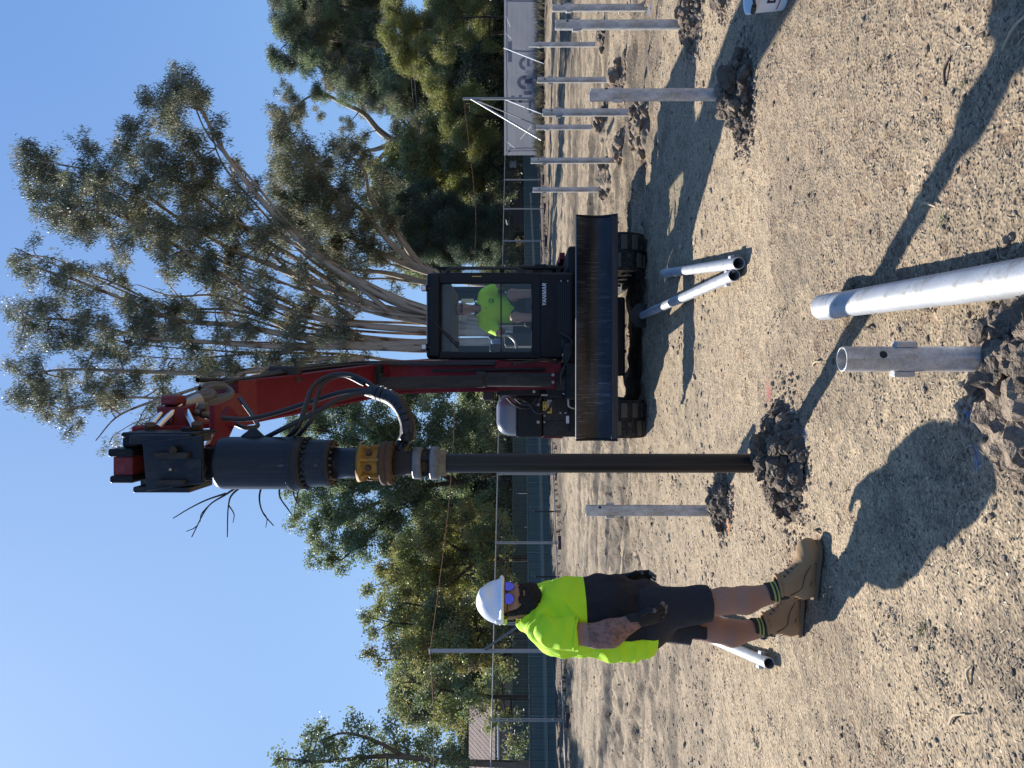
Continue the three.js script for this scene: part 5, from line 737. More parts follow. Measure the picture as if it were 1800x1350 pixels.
  for (const [r, ps, m] of [
    [0.015, [[388, 735, 4.60], [430, 737, 4.63], [480, 727, 4.65], [540, 708, 4.65], [600, 690, 4.60], [640, 686, 4.55], [668, 692, 4.50]], M.hoseBlack],
    [0.015, [[455, 775, 4.52], [500, 752, 4.42], [560, 722, 4.45], [600, 700, 4.50], [640, 690, 4.53], [662, 692, 4.51]], M.hoseBlack],
    [0.016, [[500, 776, 4.50], [525, 745, 4.42], [538, 710, 4.50], [550, 680, 4.60], [575, 662, 4.65], [610, 658, 4.65], [645, 672, 4.60], [668, 692, 4.51]], M.hoseBlack],
    [0.013, [[515, 775, 4.52], [548, 735, 4.42], [556, 700, 4.53], [570, 672, 4.63], [600, 660, 4.67], [640, 676, 4.61]], M.hoseBlack],
    [0.026, [[650, 684, 4.57], [680, 692, 4.49], [702, 706, 4.42], [718, 730, 4.42], [722, 756, 4.42], [714, 778, 4.51], [703, 795, 4.47]], M.hoseBlack],
    [0.026, [[645, 690, 4.59], [676, 700, 4.51], [698, 714, 4.43], [710, 736, 4.42], [713, 758, 4.42], [704, 776, 4.54], [695, 795, 4.50]], M.hoseBlack],
    [0.016, [[420, 700, 5.6], [445, 735, 5.2], [450, 750, 5.0], [430, 752, 4.9], [410, 745, 4.95]], M.hoseBlack],
    [0.02, [[345, 668, 5.6], [420, 668, 6.1], [500, 656, 6.9], [580, 646, 7.75], [640, 641, 8.4], [700, 640, 8.62], [780, 640, 8.62], [870, 640, 8.6]], M.hoseBlack],
    [0.018, [[388, 674, 5.7], [430, 666, 6.2], [500, 652, 6.95], [580, 642, 7.8], [640, 637, 8.45], [700, 637, 8.66], [780, 637, 8.66], [870, 636, 8.6]], M.hoseBlack]]) mesh('hose', hose(ps.map(p => L(...p)), r, 60, 8), m, ex);
  { const cv = new THREE.CatmullRomCurve3([L(663, 690, 4.54), L(688, 700, 4.49), L(705, 716, 4.44), L(716, 742, 4.43), L(716, 766, 4.46)]); for (let i = 0; i < 13; i++) { const q = cv.getPoint(i / 12), tg = cv.getTangent(i / 12); mesh('hose_wrap', new THREE.CylinderGeometry(0.047, 0.047, 0.030, 14, 1, true).applyQuaternion(new THREE.Quaternion().setFromUnitVectors(UP, tg)).translate(q.x, q.y, q.z), M.hoseBlack, ex); } }
}
// ---------------------------------------------------------------- drill drive hanging from the arm
const DX = -0.474, DD = 4.43, Yd = v => EYE + (910 - v) * DD / F;
{
  const Y0 = Yd(785), o = thing('drill_drive', V(DX, Y0, -DD), 'dark blue hydraulic drill motor with yellow coupling hanging from the boom', 'drill motor');
  const lat = (name, pts, m, par, seg = 44) => mesh(name, new THREE.LatheGeometry(pts.map(([v, r]) => new THREE.Vector2(r, Yd(v) - Y0)), seg), m, par || o);
  const body = lat('motor_housing', [[540, 0], [540, 0.152], [531, 0.158], [527, 0.158], [526, 0.162], [517, 0.162], [515, 0.157], [396, 0.157], [390, 0.154], [386, 0.142], [385, 0]], M.drillPaint);
  lat('housing_band', [[521, 0.163], [520.5, 0.1655], [513, 0.1655], [512, 0.1585]], M.drillPaint, body);
  for (let i = 0; i < 24; i++) { const a = i / 24 * 6.283; mesh('bolt', new THREE.CylinderGeometry(0.009, 0.009, 0.016, 6).translate(Math.cos(a) * 0.150, Yd(542) - Y0, Math.sin(a) * 0.150), M.drillPaint, body); }
  const gear = lat('gear_housing', [[586, 0], [586, 0.128], [583, 0.140], [576, 0.141], [572, 0.140], [541, 0.142], [540, 0.138], [540, 0]], M.drillPaint);
  for (let i = 0; i < 20; i++) { const a = i / 20 * 6.283; mesh('bolt', new THREE.CylinderGeometry(0.008, 0.008, 0.014, 6).translate(Math.cos(a) * 0.125, Yd(588) - Y0, Math.sin(a) * 0.125), M.rust, gear); }
  lat('neck', [[631, 0], [631, 0.092], [627, 0.094], [626, 0.0895], [586, 0.0935], [586, 0]], M.drillPaint);
  const yk = lat('yellow_coupling', [[671, 0], [671, 0.085], [664, 0.088], [641, 0.078], [639, 0.110], [630.5, 0.114], [630.5, 0]], M.yellow);
  for (let i = 0; i < 6; i++) { const a = i / 6 * 6.283 + 0.25, w = mesh('rib', extr([[0.075, Yd(671) - Y0], [0.112, Yd(671) - Y0], [0.110, Yd(655) - Y0], [0.096, Yd(650) - Y0], [0.110, Yd(639) - Y0], [0.075, Yd(639) - Y0]], 0.016, 0.003).rotateY(-a), M.yellow, yk); }
  for (let i = 0; i < 6; i++) { const a = i / 6 * 6.283 + 0.75; mesh('bolt', cyl(V(Math.cos(a) * 0.085, Yd(652) - Y0, Math.sin(a) * 0.085), V(Math.cos(a) * 0.106, Yd(652) - Y0, Math.sin(a) * 0.106), 0.02, 0.017, 10), M.rust, yk); }
  const fl = lat('flange', [[692, 0], [692, 0.122], [690, 0.131], [684, 0.131], [682.5, 0.124], [680.5, 0.124], [679, 0.132], [673, 0.131], [671, 0.122], [671, 0]], M.rust);
  for (let i = 0; i < 12; i++) { const a = i / 12 * 6.283; mesh('bolt', new THREE.CylinderGeometry(0.011, 0.011, 0.085, 6).translate(Math.cos(a) * 0.112, Yd(681.5) - Y0, Math.sin(a) * 0.112), M.rust, fl); }
  lat('spindle', [[757, 0], [757, 0.066], [743, 0.066], [729, 0.071], [692, 0.073], [692, 0]], std(lin(0.055, 0.042, 0.034), 0.75, 0.3, { map: grimeTex }));
  lat('chuck_ring', [[743, 0.06], [743, 0.092], [741, 0.096], [729, 0.096], [727, 0.092], [727, 0.06]], M.alu);
  lat('chuck_ring', [[785, 0.059], [785, 0.078], [773, 0.080], [772, 0.098], [770, 0.100], [759, 0.100], [757, 0.096], [757, 0.06]], M.alu);
  for (let i = 0; i < 4; i++) { const a = i / 4 * 6.283 + 0.5; mesh('jaw', box(-0.016, 0.016, Yd(757) - Y0, Yd(743) - Y0, 0.062, 0.088, 0.004).rotateY(a), M.blackPaint, o); }
  // hanger ears, lifting lug, gimbal frame
  for (const z of [0.06, -0.06]) mesh('hanger_ear', extr([[-0.092, Yd(390) - Y0], [0.092, Yd(390) - Y0], [0.092, Yd(364) - Y0], [0.07, Yd(354) - Y0], [-0.07, Yd(352) - Y0], [-0.092, Yd(366) - Y0]], 0.03, 0.004).translate(0, 0, z), M.drillPaint, o);
  mesh('hanger_pin', cyl(V(-0.02, Yd(363) - Y0, 0.12), V(-0.02, Yd(363) - Y0, -0.12), 0.026, 0.026, 16), M.steel, o);
  mesh('lifting_lug', extr([[0.14, Yd(462) - Y0], [0.16, Yd(462) - Y0], [0.205, Yd(448) - Y0], [0.205, Yd(441) - Y0], [0.16, Yd(424) - Y0], [0.14, Yd(424) - Y0]], 0.024, 0.004), M.drillPaint, o);
  const C = (v, y, d) => at(v, y, d).sub(o.position), dz = -DD;
  const fr = mesh('gimbal_frame', [extr([[C(355, 849, 4.24).x, C(355, 849, 4.24).y], [C(351, 768, 4.24).x, C(351, 768, 4.24).y], [C(248, 779, 4.24).x, C(248, 779, 4.24).y], [C(255, 863, 4.24).x, C(255, 863, 4.24).y]], 0.03, 0.005).translate(0, 0, DD - 4.26), extr([[C(352, 851, 4.6).x, C(352, 851, 4.6).y], [C(352, 766, 4.6).x, C(352, 766, 4.6).y], [C(244, 776, 4.6).x, C(244, 776, 4.6).y], [C(248, 862, 4.6).x, C(248, 862, 4.6).y]], 0.03, 0.005).translate(0, 0, DD - 4.6),
    box(C(300, 772, 4.42).x - 0.02, C(300, 772, 4.42).x + 0.035, C(350, 770, 4.42).y, C(248, 770, 4.42).y, -0.16, 0.165, 0.01), box(C(300, 856, 4.42).x - 0.015, C(300, 856, 4.42).x + 0.02, C(352, 770, 4.42).y, C(254, 770, 4.42).y, -0.16, 0.165, 0.01)], M.drillPaint, o);
  mesh('frame_slot', box(C(300, 845, 4.24).x, C(300, 806, 4.24).x, C(352, 800, 4.24).y, C(281, 800, 4.24).y, 0.186, 0.192, 0.002), M.drillPaint, fr);
  mesh('pivot_cap', [cyl(C(302, 792, 4.25), C(302, 792, 4.19), 0.024, 0.02, 14), bar(C(272, 801, 4.23), C(331, 801, 4.23), 0.035, 0.05), bar(C(276, 848, 4.23), C(324, 848, 4.23), 0.028, 0.05)], M.greyPaint, fr);
  mesh('bolt', cyl(C(297, 826, 4.22), C(297, 826, 4.20), 0.008, 0.008, 8), M.steel, fr);
  for (const [v, y] of [[255, 768], [345, 763], [268, 762], [330, 756]]) mesh('swivel_disc', cyl(C(v, y + 2, 4.45), C(v, y - 5, 4.45), 0.045, 0.045, 20), M.blackPaint, fr);
  mesh('rotor_plate', [box(C(300, 764, 4.5).x - 0.005, C(300, 757, 4.5).x, C(365, 764, 4.5).y, C(238, 764, 4.5).y, -0.2, 0.12, 0.02)], M.blackPaint, fr);
  const hd = mesh('head_block', [box(C(230, 833, 4.5).x, C(230, 799, 4.5).x, C(250, 800, 4.5).y, C(216, 800, 4.5).y, -0.14, 0.06, 0.01)], M.redDark, o);
  mesh('clamp', [box(C(230, 800, 4.48).x, C(230, 786, 4.48).x, C(252, 800, 4.48).y, C(208, 800, 4.48).y, -0.16, 0.09, 0.015), box(C(230, 845, 4.48).x, C(230, 832, 4.48).x, C(252, 800, 4.48).y, C(211, 800, 4.48).y, -0.16, 0.09, 0.015), box(C(230, 786, 4.48).x, C(230, 766, 4.48).x, C(252, 800, 4.48).y, C(226, 800, 4.48).y, -0.16, 0.05, 0.02)], M.blackPaint, hd);
  mesh('pin', cyl(C(212, 803, 4.4), C(212, 829, 4.4), 0.02), M.rust, hd);
  const dp = thing('driven_pile', V(DX, 0, -DD), 'long dark steel pile being screwed into the clay mound by the drill', 'steel pile'); mesh('tube', cyl(V(0, -0.15, 0), V(0, Y0 + 0.02, 0), 0.0575, 0.0575, 32), std(lin(0.030, 0.028, 0.027), 0.45, 0.5, { map: grimeTex }), dp);
  mesh('weld_seam', box(-0.003, 0.003, 0.0, Y0, 0.0570, 0.0590), std(lin(0.04, 0.037, 0.035), 0.6, 0.4), dp);
}

// ---------------------------------------------------------------- people
M.skin = std(lin(0.34, 0.185, 0.125), 0.6); M.skinTan = std(lin(0.30, 0.16, 0.11), 0.6, 0, { vertexColors: true });
M.hivis = std(lin(0.50, 0.84, 0.015), 0.85, 0, { bumpMap: clothBump, bumpScale: 0.0015 });
M.blackCloth = std(lin(0.010, 0.010, 0.013), 0.9, 0, { bumpMap: clothBump, bumpScale: 0.0015 });
M.shorts = std(lin(0.017, 0.018, 0.025), 0.9, 0, { bumpMap: clothBump, bumpScale: 0.002 });
M.glove = std(lin(0.008, 0.008, 0.009), 0.8); M.gloveTip = std(lin(0.11, 0.11, 0.11), 0.8);
M.beard = std(lin(0.012, 0.009, 0.008), 0.9); M.hair = std(lin(0.05, 0.035, 0.028), 0.9);
M.boot = std(lin(0.30, 0.18, 0.085), 0.85, 0, { bumpMap: clothBump, bumpScale: 0.001 }); M.sole = std(lin(0.17, 0.11, 0.06), 0.9); M.lace = std(lin(0.06, 0.04, 0.03), 0.9);
M.sock = std(lin(0.022, 0.024, 0.024), 0.95); M.sockStripe = std(lin(0.30, 0.34, 0.10), 0.95);
M.helmet = phy(lin(0.78, 0.79, 0.80), 0.35, { clearcoat: 0.4, clearcoatRoughness: 0.2 });
M.lensBlue = phy(lin(0.10, 0.08, 0.55), 0.12, { metalness: 0.7, clearcoat: 1 }); M.frameBlack = std(lin(0.01, 0.01, 0.01), 0.4);
M.reflect = std(lin(0.55, 0.60, 0.12), 0.6);
{
  const P = thing('person', V(-1.145, 0, -3.97), 'bearded man in white helmet, yellow and black shirt, shorts and tan boots', 'person');
  const yawF = 0.90, fx = Math.cos(yawF), fz = Math.sin(yawF), HC = [-0.015, 1.595, 0.02];          // face direction
  const hp = (a, y, b) => [HC[0] + fx * a - fz * b, HC[1] + y, HC[2] + fz * a + fx * b];              // a forward, b to his right
  const shR = [-0.112, 1.385, 0.200], elR = [-0.112, 1.155, 0.275], wrR = [-0.032, 0.955, 0.285], shL = [-0.055, 1.385, -0.185], elL = [-0.05, 1.12, -0.26], wrL = [0.035, 0.93, -0.235];
  const hipR = [-0.035, 0.84, 0.095], knR = [0.012, 0.47, 0.105], anR = [0.075, 0.16, 0.115], hipL = [-0.125, 0.84, -0.085], knL = [-0.195, 0.485, -0.075], anL = [-0.188, 0.175, -0.09];
  const legs = [cap(hipR, knR, 0.088, 0.064), cap(knR, [0.018, 0.37, 0.108], 0.058, 0.067), cap([0.018, 0.37, 0.108], anR, 0.066, 0.041), ell([0.045, 0.475, 0.115], [0.03, 0.045, 0.04]), cap(hipL, knL, 0.088, 0.066), cap(knL, [-0.216, 0.385, -0.08], 0.06, 0.069), cap([-0.216, 0.385, -0.08], anL, 0.068, 0.042), ell([-0.150, 0.49, -0.065], [0.03, 0.045, 0.04])];
  const torso = [ell([-0.108, 1.275, 0], [0.188, 0.215, 0.200], 0.2), ell([-0.092, 1.055, 0.0], [0.200, 0.205, 0.205], 0.2), ell([-0.09, 0.875, 0], [0.160, 0.15, 0.180], 0.2), cap([-0.135, 1.405, 0.14], [-0.065, 1.405, -0.15], 0.078, 0.078), cap([-0.115, 1.40, 0], [-0.085, 1.50, 0.01], 0.10, 0.068)];
  const upper = [cap(shR, elR, 0.068, 0.056), cap(shL, elL, 0.068, 0.056)];
  const fore = [cap(elR, [-0.098, 1.09, 0.282], 0.056, 0.064), cap([-0.098, 1.09, 0.282], wrR, 0.063, 0.036), cap(elL, [-0.03, 1.05, -0.262], 0.056, 0.06), cap([-0.03, 1.05, -0.262], wrL, 0.06, 0.036)];
  const head = [ell(hp(0, 0.02, 0), [0.100, 0.115, 0.078], yawF), ell(hp(0.045, -0.055, 0), [0.062, 0.085, 0.058], yawF), cap([-0.075, 1.43, 0.005], [-0.045, 1.56, 0.015], 0.066, 0.062),
    cap(hp(0.098, 0.005, 0), hp(0.118, -0.038, 0), 0.011, 0.0165), ell(hp(0.108, -0.042, 0.014), [0.012, 0.010, 0.010], yawF), ell(hp(0.108, -0.042, -0.014), [0.012, 0.010, 0.010], yawF), cap(hp(0.088, 0.028, 0.045), hp(0.088, 0.028, -0.045), 0.014, 0.014), ell(hp(0.072, -0.028, 0.04), [0.028, 0.024, 0.024], yawF), ell(hp(0.072, -0.028, -0.04), [0.028, 0.024, 0.024], yawF), ell(hp(0.095, -0.078, 0), [0.016, 0.010, 0.024], yawF)];
  const ears = [ell(hp(-0.008, -0.005, 0.082), [0.020, 0.032, 0.011], yawF - 0.35), ell(hp(-0.008, -0.005, -0.082), [0.020, 0.032, 0.011], yawF + 0.35)];
  const bodyF = uni([...torso.map(f => (x, y, z) => f(x, y, z) + 0.012), ...legs, ...upper.map(f => (x, y, z) => f(x, y, z) + 0.004), ...fore], 0.035), headF0 = uni(head, 0.022), earF = uni(ears, 0.01), headF = (x, y, z) => smin(headF0(x, y, z), earF(x, y, z), 0.008);
  const gb = nets((x, y, z) => y > 1.455 ? bodyF(x, y, z) + (y - 1.455) * 2 : bodyF(x, y, z), [-0.40, 0.06, -0.36], [0.22, 1.5, 0.36], 0.011), gh = nets((x, y, z) => y < 1.43 ? 1 : headF(x, y, z), [-0.17, 1.41, -0.14], [0.16, 1.76, 0.2], 0.005);
  const g = join([gb, gh]); { // tattoo ink on the near forearm
    const p = g.attributes.position, c = new Float32Array(p.count * 3); for (let i = 0; i < p.count; i++) { const x = p.getX(i), y = p.getY(i), z = p.getZ(i); let k = 1, b = 1; if (z > 0.15 && y > 0.88 && y < 1.2) { const n = N3(x * 38, y * 24, z * 30) + 0.6 * N3(x * 70, y * 60, z * 70); const ink = smooth(-0.05, 0.12, Math.abs(n) - 0.12); k = 1 - 0.38 * (1 - ink) - 0.22; b = 1.12; } const m = 1 + 0.10 * N3(x * 14, y * 9, z * 14); c[i * 3] = k * m; c[i * 3 + 1] = k * m; c[i * 3 + 2] = k * m * b; } g.setAttribute('color', new THREE.BufferAttribute(c, 3));
  }
  mesh('body', g, M.skinTan, P);
  // shirt: yellow yoke, sleeves and back, black lower front
  const wr = (x, y, z) => 0.010 * N3(x * 8, y * 5 + 3, z * 8) + 0.007 * N3(x * 18 + 7 + y * 6, y * 9, z * 18) + 0.024 * Math.abs(N3(x * 5 + y * 5, y * 9 - x * 8, z * 5)) - 0.008;
  const shirtT = uni([...torso, ell([-0.19, 0.98, 0.0], [0.105, 0.22, 0.17], 0.2)], 0.05), slv = uni([cap(shR, [elR[0] - 0.004, elR[1], elR[2]], 0.076, 0.077), cap(shL, elL, 0.080, 0.082)], 0.02);
  const neckCut = cap([-0.06, 1.43, 0.01], [-0.02, 1.72, 0.03], 0.074, 0.10);
  const shirtF = (x, y, z) => { const sl = Math.max(slv(x, y, z) - 0.004 + wr(x, y, z), 1.252 - y + 0.10 * (x + 0.11)); let d = smin(shirtT(x, y, z) - 0.014 + wr(x, y, z), sl, 0.004); d += 0.006 * Math.exp(-(((z - 0.150 - 0.12 * (x + 0.11)) / 0.010) ** 2)) * smooth(1.20, 1.28, y); d = Math.max(d, -neckCut(x, y, z), 0.825 - y - 0.05 * smooth(-0.15, 0.1, x)); return d; };
  const side = (x, z) => (x * Math.cos(0.08) + z * Math.sin(0.08)) + 0.150;         // in front of the side seam
  const blackF = (x, y, z) => Math.max(Math.max(shirtT(x, y, z) - 0.0155 + wr(x, y, z), 0.84 - y), y - 1.196, -side(x, z));
  const yellowF = (x, y, z) => Math.max(shirtF(x, y, z), Math.min(1.192 - y, side(x, z) + 0.004), y > 1.19 ? -1 : (z > 0.19 ? -1 : -1));
  // hollow the shirt a little at neck and hem so that it reads as cloth
  const sh = mesh('shirt', nets((x, y, z) => { const inFront = side(x, z) > 0.004 && y < 1.19; const arm = Math.max(slv(x, y, z) - 0.004 + wr(x, y, z), 1.252 - y + 0.10 * (x + 0.11)); return Math.min(Math.max(shirtF(x, y, z), inFront ? 0.02 : -1, Math.min(1.19 - y, side(x, z) - 0.004)), arm); }, [-0.42, 0.78, -0.36], [0.2, 1.56, 0.36], 0.0085), M.hivis, P);
  mesh('shirt_black_front', nets(blackF, [-0.3, 0.8, -0.3], [0.2, 1.22, 0.32], 0.0085), M.blackCloth, P);
  mesh('collar', [new THREE.TorusGeometry(0.072, 0.011, 8, 28).rotateX(Math.PI / 2).rotateZ(-0.32).translate(-0.052, 1.468, 0.018)], M.hivis, P);
  mesh('collar_band', [new THREE.TorusGeometry(0.066, 0.012, 8, 28).rotateX(Math.PI / 2).rotateZ(-0.28).translate(-0.055, 1.490, 0.016)], M.blackCloth, P);
  mesh('sleeve_hem', [new THREE.TorusGeometry(0.079, 0.006, 6, 32).scale(1, 1, 1).rotateX(Math.PI / 2).rotateX(-0.2).rotateZ(-0.1).translate(elR[0] + 0.000, 1.256, elR[2] - 0.030)], M.hivis, sh);
  // shorts
  const wr2 = (x, y, z) => 0.006 * N3(x * 11 + 5, y * 8, z * 11) + 0.004 * N3(x * 25, y * 14 + 2, z * 25);
  const legS = uni([cap([-0.045, 0.86, 0.075], [0.01, 0.50, 0.108], 0.118, 0.086), cap([-0.125, 0.86, -0.075], [-0.186, 0.55, -0.075], 0.118, 0.094), ell([-0.09, 0.87, 0], [0.175, 0.16, 0.195], 0.2)], 0.03);
  mesh('shorts', nets((x, y, z) => { const hem = z > 0.01 ? 0.545 + 0.12 * (-0.012 - x) * -0.4 : 0.615; const inner = Math.max(legS(x, y, z) + 0.024, y - 0.62); return Math.max(legS(x, y, z) - 0.002 + wr2(x, y, z), hem - y, y - 0.93, -inner); }, [-0.34, 0.48, -0.3], [0.16, 0.98, 0.32], 0.0085), M.shorts, P);
  // socks and boots
  for (const [an, kn, yw] of [[anR, knR, 0.22], [anL, knL, 0.12]]) {
    const d = [kn[0] - an[0], kn[1] - an[1], kn[2] - an[2]], q = t => V(an[0] + d[0] * t, an[1] + d[1] * t, an[2] + d[2] * t);
    const s = mesh('sock', cyl(q(-0.02), q(0.30), 0.047, 0.054, 24, true), M.sock, P);
    for (const t of [0.14, 0.20]) mesh('sock_stripe', cyl(q(t), q(t + 0.03), 0.0512 + t * 0.012, 0.0516 + t * 0.012, 24, true), M.sockStripe, s);
    const bootF = uni([cap([0.045, 0.175, 0], [0.055, 0.07, 0], 0.060, 0.056), cap([0.055, 0.062, 0], [0.235, 0.055, 0], 0.054, 0.050), ell([0.240, 0.060, 0], [0.070, 0.056, 0.054]), cap([0.075, 0.15, 0], [0.19, 0.075, 0], 0.044, 0.038), ell([0.03, 0.06, 0], [0.052, 0.06, 0.046])], 0.03);
    const B = (x, y, z) => Math.max(bootF(x, y, z) + 0.0025 * N3(x * 30, y * 30, z * 30), 0.016 - y, y - 0.205 - 0.25 * (x - 0.05), -(Math.hypot(x - 0.045, z) - 0.050 + (y < 0.16 ? 1 : 0)));
    const gB = nets(B, [-0.05, 0.01, -0.09], [0.34, 0.25, 0.09], 0.006), pos = V(an[0] - 0.024 * Math.cos(yw), 0.0, an[2] - 0.04 * Math.sin(yw));
    const place = (o) => { o.position.set(pos.x, 0, pos.z); o.rotation.y = -yw; return o; };
    const b = place(mesh('boot', gB, M.boot, P)); b.userData.label = 'tan suede lace-up work boot';
    const sw = new THREE.Shape(); sw.moveTo(-0.008, -0.036); sw.bezierCurveTo(0.06, -0.050, 0.16, -0.042, 0.235, -0.050); sw.bezierCurveTo(0.318, -0.046, 0.318, 0.046, 0.235, 0.050); sw.bezierCurveTo(0.16, 0.042, 0.06, 0.050, -0.008, 0.036); sw.bezierCurveTo(-0.032, 0.027, -0.032, -0.027, -0.008, -0.036);
    const so = mesh('sole', new THREE.ExtrudeGeometry(sw, { depth: 0.014, bevelEnabled: true, bevelSize: 0.003, bevelThickness: 0.004, bevelSegments: 2 }).rotateX(-Math.PI / 2).translate(0, 0.006, 0), M.sole, b);
    for (let i = 0; i < 6; i++) { const x = 0.105 + i * 0.021, y = 0.172 - i * 0.0165; mesh('lace', cyl(V(x, y + 0.008, -0.030), V(x + 0.008, y + 0.004, 0.030), 0.0042, 0.0042, 6), M.lace, b); }
    mesh('cuff', new THREE.TorusGeometry(0.056, 0.010, 8, 24).rotateX(Math.PI / 2).rotateZ(0.2).translate(0.046, 0.196, 0), M.boot, b);
    mesh('stitching', [hose([V(0.02, 0.15, 0.056), V(0.06, 0.10, 0.059), V(0.13, 0.085, 0.056), V(0.19, 0.06, 0.055)], 0.0022, 16, 5), hose([V(-0.012, 0.12, 0.03), V(0.03, 0.075, 0.055), V(0.10, 0.05, 0.058)], 0.0022, 16, 5), hose([V(0.195, 0.03, 0.056), V(0.21, 0.08, 0.043), V(0.215, 0.098, 0)], 0.0022, 12, 5)], M.lace, b);
  }
  // gloves with five fingers
  const glove = (w, dir, side, curl) => {                                     // w wrist, dir pointing to the knuckles, side to the thumb
    const D = V(...dir).normalize(), S = V(...side).addScaledVector(D, -V(...side).dot(D)).normalize(), T = D.clone().cross(S), pt = (a, b, c) => V(...w).addScaledVector(D, a).addScaledVector(S, b).addScaledVector(T, c).toArray();
    const fs = [cap(pt(-0.03, 0, 0), pt(0.01, 0, 0), 0.040, 0.034), ell2(pt(0.055, 0, 0), D, S, T, [0.052, 0.043, 0.023])], tips = [];
    [[0.032, 0.096, 0.064], [0.011, 0.100, 0.072], [-0.011, 0.097, 0.066], [-0.031, 0.090, 0.052]].forEach(([b, k, l], i) => { const c = curl; const a = pt(k - 0.012, b, 0), m = pt(k + l * 0.5, b * 1.08, c * 0.014 + 0.002 * i), e = pt(k + l * 0.78, b * 1.05, c * 0.036 + 0.002 * i); fs.push(cap(a, m, 0.0115, 0.0105), cap(m, e, 0.0105, 0.0092)); tips.push([m, e]); });
    const a = pt(0.025, 0.036, 0.006), m = pt(0.062, 0.060, 0.016), e = pt(0.092, 0.058, 0.028); fs.push(cap(a, m, 0.015, 0.0125), cap(m, e, 0.0125, 0.0105)); tips.push([m, e]);
    const palm = uni(fs.slice(0, 2), 0.02), rest = fs.slice(2), F2 = (x, y, z) => { let d = palm(x, y, z); for (const f of rest) d = smin(d, f(x, y, z), 0.006); return d; };
    const lo = [w[0] - 0.15, w[1] - 0.21, w[2] - 0.15], hi = [w[0] + 0.15, w[1] + 0.08, w[2] + 0.15];
    const gl = mesh('glove', nets(F2, lo, hi, 0.004), M.glove, P);
    for (const [m2, e2] of tips) { const A = V(...m2), B = V(...e2), q = A.clone().lerp(B, 0.45); mesh('fingertip', new THREE.CapsuleGeometry(0.0108, q.distanceTo(B), 4, 10).applyQuaternion(new THREE.Quaternion().setFromUnitVectors(UP, B.clone().sub(q).normalize())).translate(...q.clone().lerp(B, 0.5).toArray()), M.gloveTip, gl); }
  };
  function ell2(c, D, S, T, r) { return (x, y, z) => { const dx = x - c[0], dy = y - c[1], dz = z - c[2], a = dx * D.x + dy * D.y + dz * D.z, b = dx * S.x + dy * S.y + dz * S.z, e = dx * T.x + dy * T.y + dz * T.z, k0 = Math.hypot(a / r[0], b / r[1], e / r[2]), k1 = Math.hypot(a / r[0] ** 2, b / r[1] ** 2, e / r[2] ** 2); return k1 < 1e-6 ? -0.02 : k0 * (k0 - 1) / k1; }; }
  glove(wrR, [0.26, -0.96, 0.05], [0.85, 0.2, 0.35], -1.0);
  glove(wrL, [0.30, -0.95, 0.1], [0.75, 0.1, 0.6], 1.0);
  // beard, hair, helmet, glasses
  const bd = uni([ell(hp(0.052, -0.105, 0), [0.068, 0.062, 0.066], yawF), ell(hp(0.03, -0.07, 0.058), [0.040, 0.055, 0.022], yawF), ell(hp(0.03, -0.07, -0.058), [0.040, 0.055, 0.022], yawF), cap(hp(0.104, -0.062, 0.028), hp(0.112, -0.056, 0), 0.010, 0.011), cap(hp(0.104, -0.062, -0.028), hp(0.112, -0.056, 0), 0.010, 0.011), cap(hp(0.10, -0.066, 0.03), hp(0.075, -0.12, 0.04), 0.014, 0.03), cap(hp(0.10, -0.066, -0.03), hp(0.075, -0.12, -0.04), 0.014, 0.03), ell(hp(0.078, -0.118, 0), [0.042, 0.05, 0.045], yawF)], 0.02), mouth = ell(hp(0.115, -0.079, 0), [0.012, 0.006, 0.022], yawF);
  mesh('beard', nets((x, y, z) => Math.max(bd(x, y, z) + 0.007 * N3(x * 55, y * 55, z * 55) + 0.005 * N3(x * 110, y * 90, z * 110), -mouth(x, y, z)), [-0.16, 1.40, -0.14], [0.18, 1.62, 0.22], 0.0045), M.beard, P);
  const hr = uni([ell(hp(-0.025, 0.015, 0), [0.094, 0.075, 0.086], yawF), ell(hp(0.02, -0.025, 0.075), [0.022, 0.045, 0.012], yawF), ell(hp(0.02, -0.025, -0.075), [0.022, 0.045, 0.012], yawF)], 0.012); mesh('hair', nets((x, y, z) => hr(x, y, z) + 0.004 * N3(x * 60, y * 60, z * 60), [-0.16, 1.48, -0.13], [0.12, 1.70, 0.16], 0.006), M.beard, P);
  const hg = new THREE.Group(); // helmet in its own frame: +x forward
  const dome = nets((x, y, z) => { const e = ell([0, 0, 0], [0.138, 0.135, 0.112])(x, y, z), r = Math.min(cap([-0.10, 0.075, 0], [0.095, 0.085, 0], 0.042, 0.040)(x, y, z), 1); const brim = Math.max(ell([0.035, 0.0, 0], [0.150, 0.022, 0.118])(x, y, z), -0.012 - y); return Math.max(smin(smin(e, r, 0.03), brim, 0.016), -0.012 - y, -(ell([0, -0.012, 0], [0.124, 0.12, 0.100])(x, y, z))); }, [-0.17, -0.04, -0.15], [0.22, 0.17, 0.15], 0.006);
  const hm = mesh('helmet', dome, M.helmet, P); hm.position.set(HC[0] - 0.002, HC[1] + 0.040, HC[2] + 0.002); hm.rotation.set(0, -yawF, 0); hm.rotateZ(-0.02);
  mesh('rain_gutter', new THREE.TorusGeometry(0.114, 0.005, 6, 36).scale(1.22, 1, 1).rotateX(Math.PI / 2).translate(0.0, 0.008, 0), M.helmet, hm);
  mesh('helmet_slot', [box(-0.02, 0.02, 0.012, 0.03, 0.107, 0.118, 0.004)], M.helmet, hm);
  mesh('rear_band', [new THREE.TorusGeometry(0.104, 0.012, 8, 20, 2.4).rotateX(Math.PI / 2).rotateY(Math.PI - 1.2 + Math.PI).translate(-0.012, -0.018, 0)], M.reflect, hm);
